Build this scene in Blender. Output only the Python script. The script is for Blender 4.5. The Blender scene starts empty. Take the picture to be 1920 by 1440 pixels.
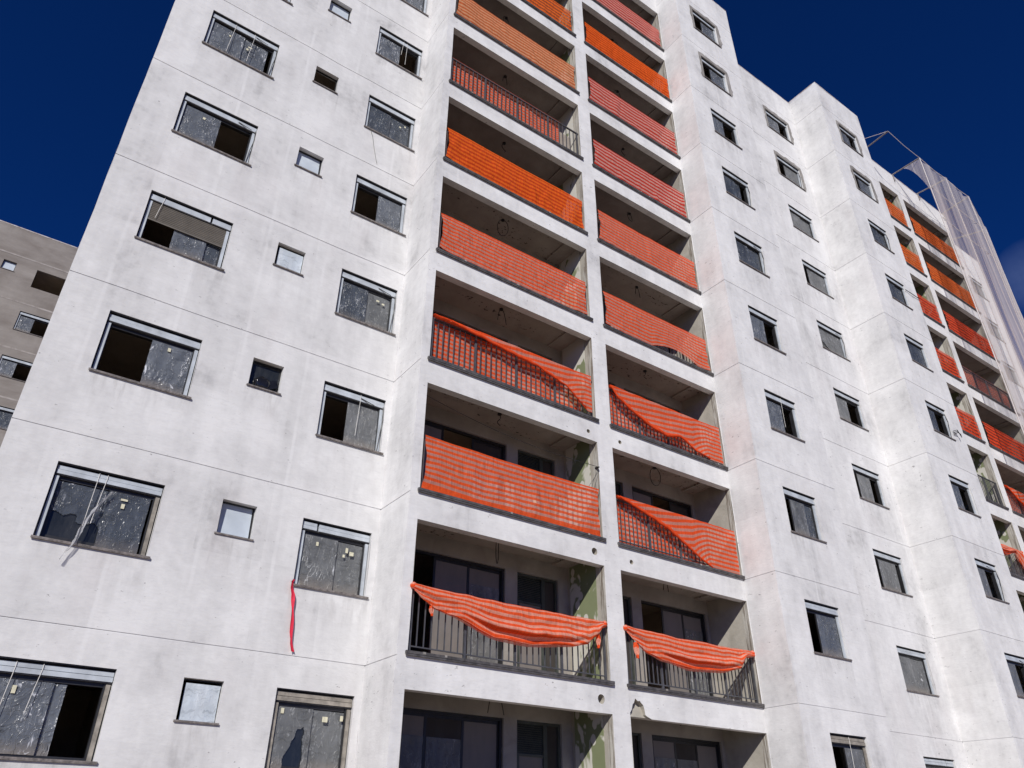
import bpy, math, random
from mathutils import Vector, noise, Euler
random.seed(7)
SC = bpy.context.scene
COL = SC.collection

# ------------------------------------------------------------------ camera
cam_d = bpy.data.cameras.new('camera')
cam = bpy.data.objects.new('camera', cam_d)
COL.objects.link(cam)
cam.location = (0.2656, -12.4385, -2.6042)
cam.rotation_euler = Euler((2.1150, -0.0066, -0.6198), 'XYZ')
cam_d.sensor_fit = 'HORIZONTAL'
cam_d.sensor_width = 36.0
cam_d.lens = 36.0 * 1437.53 / 1920.0
cam_d.clip_start = 0.1
cam_d.clip_end = 3000
SC.camera = cam

# ------------------------------------------------------------------ light
SUN_D = Vector((0.90, 1.0, -0.81)).normalized()          # travel direction
sun_d = bpy.data.lights.new('sun', 'SUN')
sun_d.energy = 4.4
sun_d.angle = math.radians(0.53)
sun_d.color = (1.0, 0.968, 0.915)
sun = bpy.data.objects.new('sun', sun_d)
COL.objects.link(sun)
sun.rotation_euler = SUN_D.to_track_quat('-Z', 'Y').to_euler()
sun.location = (-30, -40, 40)

w = bpy.data.worlds.new('World')
SC.world = w
w.use_nodes = True
wn, wl = w.node_tree.nodes, w.node_tree.links
bg = wn['Background']
sky = wn.new('ShaderNodeTexSky')
sky.sky_type = 'NISHITA'
sky.sun_disc = False
sky.sun_elevation = math.asin(-SUN_D.z)
sky.sun_rotation = math.atan2(-SUN_D.x, -SUN_D.y)
sky.altitude = 6000
sky.air_density = 1.0
sky.dust_density = 0.0
sky.ozone_density = 6.0
bg.inputs['Strength'].default_value = 0.051
# deep polarised blue, and one small cloud low on the right
gam = wn.new('ShaderNodeHueSaturation')
gam.inputs['Hue'].default_value = 0.5
gam.inputs['Saturation'].default_value = 1.0
gam.inputs['Value'].default_value = 1.0
tint = wn.new('ShaderNodeVectorMath'); tint.operation = 'MULTIPLY'
tint.inputs[1].default_value = (0.12, 0.66, 1.50)
wl.new(sky.outputs[0], tint.inputs[0])
wl.new(tint.outputs[0], gam.inputs['Color'])
tc = wn.new('ShaderNodeTexCoord')
dot = wn.new('ShaderNodeVectorMath'); dot.operation = 'DOT_PRODUCT'
CD = (cam.rotation_euler.to_matrix() @ Vector((985/1437.5, 205/1437.5, -1))).normalized()
nrm = wn.new('ShaderNodeVectorMath'); nrm.operation = 'NORMALIZE'
wl.new(tc.outputs['Generated'], nrm.inputs[0])
wl.new(nrm.outputs[0], dot.inputs[0])
dot.inputs[1].default_value = CD
mr = wn.new('ShaderNodeMapRange')
mr.inputs[1].default_value = math.cos(math.radians(2.6)); mr.inputs[2].default_value = 1.0
wl.new(dot.outputs['Value'], mr.inputs[0])
nz = wn.new('ShaderNodeTexNoise'); nz.inputs['Scale'].default_value = 16; nz.inputs['Detail'].default_value = 8
nz.inputs['Roughness'].default_value = 0.62
wl.new(nrm.outputs[0], nz.inputs['Vector'])
ml = wn.new('ShaderNodeMath'); ml.operation = 'MULTIPLY'
wl.new(mr.outputs[0], ml.inputs[0]); wl.new(nz.outputs[0], ml.inputs[1])
mr2 = wn.new('ShaderNodeMapRange')
mr2.inputs[1].default_value = 0.06; mr2.inputs[2].default_value = 0.55; mr2.inputs[4].default_value = 0.62
wl.new(ml.outputs[0], mr2.inputs[0])
mixc = wn.new('ShaderNodeMix'); mixc.data_type = 'RGBA'
wl.new(mr2.outputs[0], mixc.inputs[0])
wl.new(gam.outputs[0], mixc.inputs[6])
mixc.inputs[7].default_value = (1.6, 2.4, 5.5, 1)
wl.new(mixc.outputs[2], bg.inputs['Color'])

SC.view_settings.view_transform = 'Standard'
SC.view_settings.look = 'None'
SC.view_settings.exposure = 0.0
SC.view_settings.gamma = 1.0
SC.view_settings.use_curve_mapping = False
SC.cycles.max_bounces = 10
SC.cycles.transparent_max_bounces = 24

# ------------------------------------------------------------------ node helper
class NT:
    def __init__(s, name):
        s.m = bpy.data.materials.new(name); s.m.use_nodes = True
        s.t = s.m.node_tree; s.t.nodes.clear()
        s.out = s.t.nodes.new('ShaderNodeOutputMaterial')
    def n(s, typ, **kw):
        nd = s.t.nodes.new('ShaderNode' + typ)
        for k, v in kw.items():
            if k.startswith('_'): setattr(nd, k[1:], v)
            else:
                i = nd.inputs[int(k[1:])] if k[0] == 'i' and k[1:].isdigit() else nd.inputs[k.replace('__', ' ')]
                if isinstance(v, bpy.types.NodeSocket): s.t.links.new(v, i)
                else: i.default_value = v
        return nd
    def math(s, op, a, b=0.0, clamp=False):
        nd = s.t.nodes.new('ShaderNodeMath'); nd.operation = op; nd.use_clamp = clamp
        for i, v in enumerate((a, b)):
            if isinstance(v, bpy.types.NodeSocket): s.t.links.new(v, nd.inputs[i])
            else: nd.inputs[i].default_value = v
        return nd.outputs[0]
    def mix(s, f, a, b):
        nd = s.t.nodes.new('ShaderNodeMix'); nd.data_type = 'RGBA'
        for i, v in ((0, f), (6, a), (7, b)):
            if isinstance(v, bpy.types.NodeSocket): s.t.links.new(v, nd.inputs[i])
            else: nd.inputs[i].default_value = (v + (1,)) if isinstance(v, tuple) and len(v) == 3 else v
        return nd.outputs[2]
    def rng(s, v, a, b, c=0.0, d=1.0):
        nd = s.n('MapRange', i0=v, i1=a, i2=b, i3=c, i4=d); return nd.outputs[0]
    def noise(s, vec, scale, detail=4, rough=0.55, dist=0.0):
        return s.n('TexNoise', Vector=vec, Scale=scale, Detail=detail, Roughness=rough, Distortion=dist).outputs[0]
    def mapping(s, vec, sc):
        return s.n('Mapping', Vector=vec, Scale=sc).outputs[0]
    def obj(s): return s.n('TexCoord').outputs['Object']
    def uv(s): return s.n('TexCoord').outputs['UV']
    def principled(s, **kw):
        p = s.n('BsdfPrincipled', **kw); s.t.links.new(p.outputs[0], s.out.inputs[0]); return p
    def bump(s, h, strength=0.3, dist=0.02):
        return s.n('Bump', Height=h, Strength=strength, Distance=dist).outputs[0]

def mat_plain(name, c, rough=0.6, var=0.25, scale=6.0, metal=0.0, bump=0.0):
    N = NT(name); o = N.obj()
    a = N.noise(o, scale, 5)
    f = N.rng(a, 0.3, 0.7, 1 - var, 1 + var)
    col = N.n('VectorMath', _operation='SCALE', i0=c[:3])
    N.t.links.new(f, col.inputs[3])
    kw = dict(Base__Color=col.outputs[0], Roughness=rough, Metallic=metal)
    if bump: kw['Normal'] = N.bump(N.noise(o, scale * 6, 4), bump, 0.01)
    N.principled(**kw); return N.m

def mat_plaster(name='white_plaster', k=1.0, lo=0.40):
    N = NT(name); o = N.obj()
    a = N.noise(o, 0.75, 8, 0.62, 0.4)
    b = N.noise(N.mapping(o, (2.3, 2.3, 0.28)), 1.0, 6, 0.6)
    c = N.noise(N.mapping(o, (1.0, 1.0, 5.0)), 1.6, 6, 0.65)
    d = N.noise(o, 6.0, 5, 0.6)
    v = N.math('ADD', N.math('MULTIPLY', N.rng(a, 0.3, 0.7), 0.50), N.math('MULTIPLY', N.rng(b, 0.32, 0.68), 0.26))
    v = N.math('ADD', v, N.math('MULTIPLY', N.rng(c, 0.3, 0.7), 0.08))
    v = N.math('ADD', v, N.math('MULTIPLY', N.rng(d, 0.3, 0.7), 0.20))
    sn = N.n('VectorMath', _operation='SNAP', i0=N.n('VectorMath', _operation='ADD', i0=o, i1=(0.37, 0.2, 0.0)).outputs[0], i1=(1.1, 40.0, 1.4)).outputs[0]
    wn_ = N.n('TexWhiteNoise', Vector=sn).outputs[0]
    v = N.math('ADD', v, N.math('MULTIPLY', wn_, 0.13))
    col = N.n('ValToRGB', Fac=N.rng(v, 0.15, 1.0))
    cr = col.color_ramp
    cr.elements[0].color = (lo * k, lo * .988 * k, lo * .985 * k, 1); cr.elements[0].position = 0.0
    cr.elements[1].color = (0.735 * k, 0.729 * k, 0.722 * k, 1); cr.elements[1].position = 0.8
    e = cr.elements.new(0.35); e.color = (0.605 * k, 0.599 * k, 0.594 * k, 1)
    # faint vertical formwork seams, partly rubbed away
    sx = N.n('SeparateXYZ', Vector=o).outputs[0]
    fx = N.math('ABSOLUTE', N.math('SUBTRACT', N.math('FRACT', N.math('ADD', N.math('DIVIDE', sx, 1.22), N.math('MULTIPLY', N.noise(N.mapping(o, (0.3, 0.3, 0.9)), 1.0, 3), 0.06))), 0.5))
    seam = N.math('MULTIPLY', N.rng(fx, 0.034, 0.012), N.rng(N.noise(N.mapping(o, (0.8, 0.8, 0.5)), 1.0, 4), 0.44, 0.62))
    # warm drips
    warm = N.rng(N.noise(N.mapping(o, (1.6, 1.6, 0.5)), 0.6, 3), 0.55, 0.72)
    c1 = N.mix(N.math('MULTIPLY', warm, 0.22), col.outputs[0], (0.545, 0.500, 0.495))
    c1 = N.mix(N.math('MULTIPLY', seam, 0.55), c1, (0.71, 0.705, 0.70))
    fine = N.noise(N.mapping(o, (5, 5, 22)), 1.0, 6, 0.7)
    c1 = N.mix(N.rng(fine, 0.50, 0.72, 0.0, 0.26), c1, (0.44, 0.435, 0.44))
    # smears of filler along the joint lines, and run-off below the sills
    zz = N.n('SeparateXYZ', Vector=o).outputs[2]
    jd = N.math('ABSOLUTE', N.math('SUBTRACT', N.math('FRACT', N.math('ADD', N.math('DIVIDE', zz, 2.8), 10.5)), 0.5))
    jm = N.math('MULTIPLY', N.rng(N.math('ADD', jd, N.math('MULTIPLY', N.noise(o, 3.0, 4), 0.05)), 0.075, 0.045), N.rng(N.noise(N.mapping(o, (0.7, 0.7, 0.3)), 1.0, 4), 0.46, 0.60))
    c1 = N.mix(N.math('MULTIPLY', jm, 0.40), c1, (0.70, 0.69, 0.685))
    uvs = N.n('SeparateXYZ', Vector=N.uv()); su, sv = uvs.outputs[0], uvs.outputs[1]
    run = N.rng(N.noise(N.n('CombineXYZ', i0=N.math('MULTIPLY', su, 5.5), i1=N.math('MULTIPLY', sv, 0.8)).outputs[0], 1.0, 5, 0.65, 0.5), 0.46, 0.74)
    fade = N.math('MULTIPLY', N.math('SUBTRACT', 1.0, sv, True), N.rng(sv, 0.0, 0.02))
    c1 = N.mix(N.math('MULTIPLY', N.math('MULTIPLY', run, fade), N.rng(N.noise(o, 0.55, 2), 0.40, 0.60, 0.08, 0.60)), c1, (0.30, 0.285, 0.275))
    # specks, scratches
    sp = N.rng(N.noise(N.mapping(o, (7, 7, 15)), 1.0, 3, 0.7), 0.655, 0.700)
    msk = N.rng(N.noise(o, 0.9, 2), 0.46, 0.58)
    c2 = N.mix(N.math('MULTIPLY', N.math('MULTIPLY', sp, msk), 0.75), c1, (0.20, 0.19, 0.19))
    h = N.math('ADD', N.math('MULTIPLY', N.noise(o, 3.0, 4), 0.6), N.math('MULTIPLY', N.noise(N.mapping(o, (14, 14, 30)), 1.0, 5), 0.25))
    N.principled(Base__Color=c2, Roughness=0.85, Normal=N.bump(h, 0.35, 0.03))
    return N.m

def mat_grey_wall():
    N = NT('raw_render'); o = N.obj()
    a = N.noise(o, 0.35, 8, 0.65, 0.8); b = N.noise(N.mapping(o, (0.5, 0.5, 2.2)), 1.0, 6, 0.6)
    v = N.math('ADD', N.math('MULTIPLY', a, 0.65), N.math('MULTIPLY', b, 0.35))
    col = N.mix(N.rng(v, 0.36, 0.62), (0.175, 0.150, 0.132), (0.300, 0.272, 0.248))
    N.principled(Base__Color=col, Roughness=0.9, Normal=N.bump(N.noise(o, 8, 5), 0.3, 0.03))
    return N.m

def mat_concrete(name, c0, c1, specks=0.0):
    N = NT(name); o = N.obj()
    v = N.noise(o, 1.7, 8, 0.6, 0.5)
    col = N.mix(N.rng(v, 0.35, 0.65), c0, c1)
    if specks:
        s = N.rng(N.noise(N.mapping(o, (9, 14, 9)), 1.0, 3, 0.7), 0.60, 0.64)
        m = N.rng(N.noise(N.mapping(o, (0.6, 3.5, 0.9)), 1.0, 2), 0.46, 0.56)
        col = N.mix(N.math('MULTIPLY', N.math('MULTIPLY', s, m), specks), col, (0.012, 0.010, 0.009))
    N.principled(Base__Color=col, Roughness=0.9, Normal=N.bump(N.noise(o, 12, 5), 0.3, 0.02))
    return N.m

def mat_drywall():
    N = NT('green_board'); o = N.obj()
    v = N.noise(o, 3.0, 4)
    g = N.mix(v, (0.165, 0.188, 0.095), (0.215, 0.240, 0.130))
    # putty dabs and the filled joint at the top of the sheet
    vo = N.n('TexVoronoi', Vector=N.mapping(o, (1, 2.6, 2.0)), Scale=1.6)
    nd = N.noise(o, 5, 3)
    dab = N.rng(N.math('ADD', vo.outputs[0], N.math('MULTIPLY', nd, 0.28)), 0.46, 0.42)
    big = N.rng(N.noise(N.mapping(o, (1, 1.4, 0.8)), 1.1, 4, 0.5, 0.6), 0.505, 0.53)
    f = N.math('MAXIMUM', dab, big)
    col = N.mix(f, g, (0.56, 0.54, 0.48))
    N.principled(Base__Color=col, Roughness=0.9); return N.m

def mat_net(name, strong, pale, pale_alpha, pitch=0.118, strong_alpha=0.94, hem=None):
    N = NT(name)
    uv = N.uv(); sep = N.n('SeparateXYZ', Vector=uv)
    u, v = sep.outputs[0], sep.outputs[1]
    wob = N.noise(N.n('CombineXYZ', i0=N.math('MULTIPLY', u, 1.2), i1=N.math('MULTIPLY', v, 1.0)).outputs[0], 1.0, 3)
    ph = N.math('FRACT', N.math('ADD', N.math('DIVIDE', v, pitch), N.math('MULTIPLY', wob, 0.35)))
    tri = N.math('ABSOLUTE', N.math('SUBTRACT', ph, 0.5))               # 0 .. .5
    st = N.rng(tri, 0.21, 0.28)
    edge = N.rng(v, 0.045, 0.035)
    st = N.math('MAXIMUM', st, edge)
    if hem: st = N.math('MAXIMUM', st, N.rng(v, hem - 0.005, hem + 0.005))
    thread = N.noise(N.n('CombineXYZ', i0=N.math('MULTIPLY', u, 14.0), i1=N.math('MULTIPLY', v, 160.0)).outputs[0], 1.0, 2)
    vert = N.noise(N.n('CombineXYZ', i0=N.math('MULTIPLY', u, 90.0), i1=N.math('MULTIPLY', v, 3.0)).outputs[0], 1.0, 2)
    k = N.math('ADD', N.rng(thread, 0.3, 0.7, 0.86, 1.08), N.rng(vert, 0.3, 0.7, -0.10, 0.08))
    col = N.mix(st, pale, strong)
    sc = N.n('VectorMath', _operation='SCALE', i0=col); N.t.links.new(k, sc.inputs[3])
    cr = N.noise(N.n('CombineXYZ', i0=N.math('MULTIPLY', u, 7.0), i1=N.math('MULTIPLY', v, 3.0)).outputs[0], 1.0, 4, 0.6, 1.0)
    nb = N.bump(cr, 0.55, 0.05)
    dif = N.n('BsdfDiffuse', Color=sc.outputs[0], Normal=nb)
    trl = N.n('BsdfTranslucent', Color=sc.outputs[0], Normal=nb)
    m1 = N.n('MixShader', i0=0.30, i1=dif.outputs[0], i2=trl.outputs[0])
    al = N.math('ADD', pale_alpha, N.math('MULTIPLY', st, strong_alpha - pale_alpha))
    al = N.math('ADD', al, N.rng(vert, 0.35, 0.65, -0.07, 0.07), True)
    tr = N.n('BsdfTransparent')
    m2 = N.n('MixShader', i0=al, i1=tr.outputs[0], i2=m1.outputs[0])
    N.t.links.new(m2.outputs[0], N.out.inputs[0])
    return N.m

def mat_film(name, base, alpha, rough=0.25, crinkle=1.0, dust=0.75):
    N = NT(name); o = N.obj(); uv = N.uv(); v = N.n('SeparateXYZ', Vector=uv).outputs[1]
    warp = N.n('VectorMath', _operation='SCALE', i0=N.n('TexNoise', Vector=o, Scale=3.2, Detail=3).outputs[1], i3=0.55).outputs[0]
    wo = N.n('VectorMath', _operation='ADD', i0=o, i1=warp).outputs[0]
    hz_ = N.noise(N.n('Mapping', Vector=wo, Scale=(4.5, 4.5, 26), Rotation=(0, -0.12, 0)).outputs[0], 1.0, 2, 0.5)                 # short horizontal crinkles
    vt = N.noise(N.n('Mapping', Vector=wo, Scale=(17, 17, 3.0), Rotation=(0, 0.40, 0)).outputs[0], 1.0, 2, 0.5, 0.6)           # long pulls
    wo2 = N.n('VectorMath', _operation='ADD', i0=o, i1=N.n('VectorMath', _operation='SCALE', i0=warp, i3=0.3).outputs[0]).outputs[0]
    rg = N.math('ABSOLUTE', N.math('SUBTRACT', N.noise(N.n('Mapping', Vector=wo2, Scale=(6.0, 6.0, 1.9), Rotation=(0, 0.55, 0)).outputs[0], 1.0, 3, 0.6), 0.5))
    ridge = N.rng(rg, 0.016, 0.0)
    zone = N.rng(N.noise(o, 2.6, 3), 0.43, 0.58)
    zone2 = N.rng(N.noise(N.n('VectorMath', _operation='ADD', i0=o, i1=(7.3, 1.0, 3.1)).outputs[0], 2.1, 3), 0.46, 0.60)
    h = N.math('ADD', N.math('MULTIPLY', N.math('MULTIPLY', hz_, 0.9), N.math('ADD', zone2, 0.35)), N.math('MULTIPLY', N.math('MULTIPLY', vt, 0.8), N.math('ADD', zone, 0.15)))
    h = N.math('ADD', h, N.math('MULTIPLY', ridge, 0.35))
    rnd = N.n('ObjectInfo').outputs['Random']
    uu = N.n('SeparateXYZ', Vector=uv).outputs[0]
    ed = N.math('ADD', N.math('MINIMUM', uu, N.math('SUBTRACT', 1.0, uu)), N.math('MULTIPLY', N.math('SUBTRACT', zone, 0.5), 0.16))
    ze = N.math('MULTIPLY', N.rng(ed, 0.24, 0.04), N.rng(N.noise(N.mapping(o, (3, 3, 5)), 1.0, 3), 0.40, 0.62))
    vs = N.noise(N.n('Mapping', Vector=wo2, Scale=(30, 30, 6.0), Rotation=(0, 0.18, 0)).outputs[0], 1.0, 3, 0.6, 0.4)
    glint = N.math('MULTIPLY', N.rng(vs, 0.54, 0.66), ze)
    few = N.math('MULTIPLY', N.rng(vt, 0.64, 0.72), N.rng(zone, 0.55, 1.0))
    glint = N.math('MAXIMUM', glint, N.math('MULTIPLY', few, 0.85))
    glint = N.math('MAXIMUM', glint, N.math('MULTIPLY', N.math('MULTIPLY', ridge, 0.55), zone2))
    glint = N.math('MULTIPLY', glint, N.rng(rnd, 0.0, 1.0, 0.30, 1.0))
    pull = N.rng(N.noise(N.n('Mapping', Vector=wo2, Scale=(7, 7, 1.5), Rotation=(0, 0.30, 0)).outputs[0], 1.0, 3, 0.55), 0.46, 0.72)
    veil = N.math('MULTIPLY', pull, N.rng(N.math('FRACT', N.math('MULTIPLY', rnd, 7.31)), 0.0, 1.0, 0.20, 0.75))
    dk = N.rng(hz_, 0.56, 0.66)
    col = N.mix(N.math('MULTIPLY', dk, 0.45), base, tuple(c * 0.40 for c in base))
    col = N.mix(N.math('MULTIPLY', N.rng(N.noise(o, 1.9, 4), 0.40, 0.65), 0.45), col, tuple(c * 1.7 for c in base))
    col = N.mix(N.math('MULTIPLY', veil, 0.62), col, tuple(min(.8, .10 + c * 1.75) for c in base))
    ds = N.math('MULTIPLY', N.rng(N.math('ADD', v, N.math('MULTIPLY', N.noise(o, 5, 3), 0.16)), 0.30, 0.08), dust)
    col = N.mix(ds, col, (0.235, 0.205, 0.175))
    col = N.mix(N.math('MULTIPLY', glint, 0.95 * crinkle, True), col, (0.86, 0.87, 0.90))  # crease glints are painted white into the film colour
    p = N.n('BsdfPrincipled', Base__Color=col, Roughness=rough, Normal=N.bump(h, 0.75 * crinkle, 0.022))
    p.inputs['Specular IOR Level'].default_value = 0.5
    tr = N.n('BsdfTransparent')
    al = N.math('ADD', alpha, N.math('ADD', N.math('MULTIPLY', glint, 0.35), N.math('MULTIPLY', ds, 0.2)), True)
    m = N.n('MixShader', i0=al, i1=tr.outputs[0], i2=p.outputs[0])
    N.t.links.new(m.outputs[0], N.out.inputs[0]); return N.m

def mat_debris():
    N = NT('debris_mesh'); uv = N.uv()
    sep = N.n('SeparateXYZ', Vector=uv)
    fold = N.noise(N.n('CombineXYZ', i0=N.math('MULTIPLY', sep.outputs[0], 2.6), i1=N.math('MULTIPLY', sep.outputs[1], 0.05)).outputs[0], 1.0, 4, 0.6)
    seam = N.math('ABSOLUTE', N.math('SUBTRACT', N.math('FRACT', N.math('DIVIDE', sep.outputs[0], 0.8)), 0.5))
    seamf = N.rng(seam, 0.06, 0.03)
    al = N.math('ADD', N.rng(fold, 0.35, 0.65, 0.20, 0.64), N.math('MULTIPLY', seamf, 0.25), True)
    dif = N.n('BsdfDiffuse', Color=(0.80, 0.735, 0.70, 1)); trl = N.n('BsdfTranslucent', Color=(0.80, 0.735, 0.70, 1))
    m1 = N.n('MixShader', i0=0.45, i1=dif.outputs[0], i2=trl.outputs[0])
    m2 = N.n('MixShader', i0=al, i1=N.n('BsdfTransparent').outputs[0], i2=m1.outputs[0])
    N.t.links.new(m2.outputs[0], N.out.inputs[0]); return N.m

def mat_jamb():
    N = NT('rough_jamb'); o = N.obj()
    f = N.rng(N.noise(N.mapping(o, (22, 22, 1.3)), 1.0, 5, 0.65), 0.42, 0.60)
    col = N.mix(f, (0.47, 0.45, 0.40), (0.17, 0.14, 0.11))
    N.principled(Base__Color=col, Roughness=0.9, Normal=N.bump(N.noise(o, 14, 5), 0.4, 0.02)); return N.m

def mat_glass(name, c=(0.018, 0.021, 0.024), rough=0.06, spec=0.5):
    N = NT(name); o = N.obj()
    dirt = N.rng(N.noise(N.mapping(o, (4, 4, 1.2)), 1.0, 6, 0.7), 0.45, 0.75)
    col = N.mix(N.math('MULTIPLY', dirt, 0.35), c, (0.10, 0.10, 0.10))
    p = N.principled(Base__Color=col, Roughness=N.rng(dirt, 0, 1, rough, 0.4)); p.inputs['Specular IOR Level'].default_value = spec; return N.m

def mat_ground():
    N = NT('dirt_ground'); o = N.obj()
    v = N.noise(o, 0.15, 8, 0.65)
    col = N.mix(N.rng(v, 0.35, 0.65), (0.25, 0.20, 0.155), (0.39, 0.325, 0.265))
    N.principled(Base__Color=col, Roughness=0.95, Normal=N.bump(N.noise(o, 3, 6), 0.4, 0.1)); return N.m

def mat_coping():
    N = NT('bare_coping'); o = N.obj()
    v = N.noise(o, 2.5, 8, 0.7)
    col = N.mix(N.rng(v, 0.4, 0.6), (0.62, 0.60, 0.60), (0.36, 0.29, 0.25))
    N.principled(Base__Color=col, Roughness=0.9); return N.m

M = dict(
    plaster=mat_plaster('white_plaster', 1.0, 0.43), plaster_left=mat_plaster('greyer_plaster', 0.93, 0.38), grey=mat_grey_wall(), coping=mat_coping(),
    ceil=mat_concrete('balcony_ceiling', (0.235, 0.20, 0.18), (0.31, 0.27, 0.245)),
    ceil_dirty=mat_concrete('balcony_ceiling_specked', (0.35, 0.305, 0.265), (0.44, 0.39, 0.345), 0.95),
    beige=mat_concrete('bare_concrete', (0.31, 0.285, 0.240), (0.43, 0.400, 0.345)),
    room=mat_concrete('room_render', (0.42, 0.35, 0.28), (0.52, 0.44, 0.36)),
    mortar=mat_concrete('repair_mortar', (0.19, 0.175, 0.16), (0.33, 0.31, 0.29)),
    board=mat_drywall(),
    sill=mat_plain('granite_sill', (0.165, 0.145, 0.135), 0.6, 0.5, 18, bump=0.3),
    bsill=mat_plain('dark_sill', (0.075, 0.070, 0.070), 0.6, 0.5, 9, bump=0.3),
    alu=mat_plain('white_aluminium', (0.45, 0.485, 0.52), 0.42, 0.22, 4),
    alud=mat_plain('bare_bracket', (0.26, 0.235, 0.20), 0.6, 0.35, 9),
    slat=mat_plain('shutter_slats', (0.14, 0.125, 0.105), 0.5, 0.12, 5),
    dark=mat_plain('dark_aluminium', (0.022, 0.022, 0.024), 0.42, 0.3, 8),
    rail=mat_plain('dark_grey_steel', (0.072, 0.072, 0.078), 0.45, 0.25, 9),
    glass=mat_glass('dark_glass'), dglass=mat_glass('door_glass', (0.060, 0.053, 0.048), 0.4, 0.05), jamb=mat_jamb(), band=mat_concrete('joint_mortar', (0.22, 0.19, 0.17), (0.40, 0.365, 0.34)), dpane=mat_glass('pale_door_glass', (0.21, 0.190, 0.178), 0.5, 0.1),  # dpane: paler glass colour stands in for the lit room behind
    film=mat_film('slate_film', (0.132, 0.145, 0.166), 0.74),
    film2=mat_film('grey_film', (0.150, 0.155, 0.158), 0.74, 0.35, 0.7),
    film3=mat_film('clear_film', (0.080, 0.092, 0.112), 0.64, 0.25, 0.8, 0.5),
    white=mat_film('white_film', (0.46, 0.505, 0.545), 0.97, 0.3, 0.30, 0.0),
    film_strip=mat_film('torn_film', (0.50, 0.50, 0.52), 0.50, 0.3, 0.8, 0.0),
    frost=mat_plain('frosted_pane', (0.49, 0.54, 0.59), 0.35, 0.10, 3),
    tape=mat_plain('cream_label', (0.60, 0.57, 0.42), 0.7, 0.15, 20),
    cord=mat_plain('white_cord', (0.70, 0.68, 0.64), 0.7, 0.1, 9),
    wire=mat_plain('black_cable', (0.015, 0.014, 0.014), 0.5, 0.3, 9),
    bag=mat_plain('black_plastic', (0.012, 0.012, 0.014), 0.18, 0.3, 9),
    red=mat_plain('red_cloth', (0.62, 0.012, 0.045), 0.7, 0.2, 12),
    louvre=mat_plain('green_grey_door', (0.055, 0.062, 0.055), 0.5, 0.25, 6),
    wood=mat_concrete('pale_board', (0.26, 0.22, 0.18), (0.36, 0.31, 0.26)),
    pole=mat_plain('galvanised_pole', (0.22, 0.20, 0.19), 0.5, 0.3, 9),
    rope=mat_plain('pale_rope', (0.60, 0.56, 0.54), 0.8, 0.1, 9),
    debris=mat_debris(), ground=mat_ground(),
    net_red=mat_net('red_striped_cloth', (0.86, 0.105, 0.030), (0.82, 0.365, 0.280), 0.66, pitch=0.108),
    net_swag=mat_net('bunched_red_cloth', (0.88, 0.105, 0.028), (0.90, 0.37, 0.265), 0.84, pitch=0.112, strong_alpha=0.97),
    net_hem=mat_net('red_striped_cloth_hemmed', (0.86, 0.112, 0.030), (0.82, 0.37, 0.295), 0.64, pitch=0.112, hem=0.99),
    net_pink=mat_net('dull_red_striped_cloth', (0.60, 0.050, 0.030), (0.86, 0.42, 0.36), 0.70, pitch=0.150),
    net_vivid=mat_net('vivid_orange_cloth', (0.88, 0.150, 0.022), (0.66, 0.070, 0.018), 0.88, strong_alpha=0.95, pitch=0.13),
    net_peach=mat_net('faded_peach_cloth', (0.62, 0.145, 0.050), (0.86, 0.42, 0.23), 0.78, strong_alpha=0.93, pitch=0.13),
    net_orange=mat_net('orange_red_cloth', (0.86, 0.165, 0.030), (0.52, 0.105, 0.040), 0.66, pitch=0.17),
    net_far=mat_net('far_red_cloth', (0.80, 0.085, 0.032), (0.42, 0.060, 0.035), 0.62, pitch=0.17),
)

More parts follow.
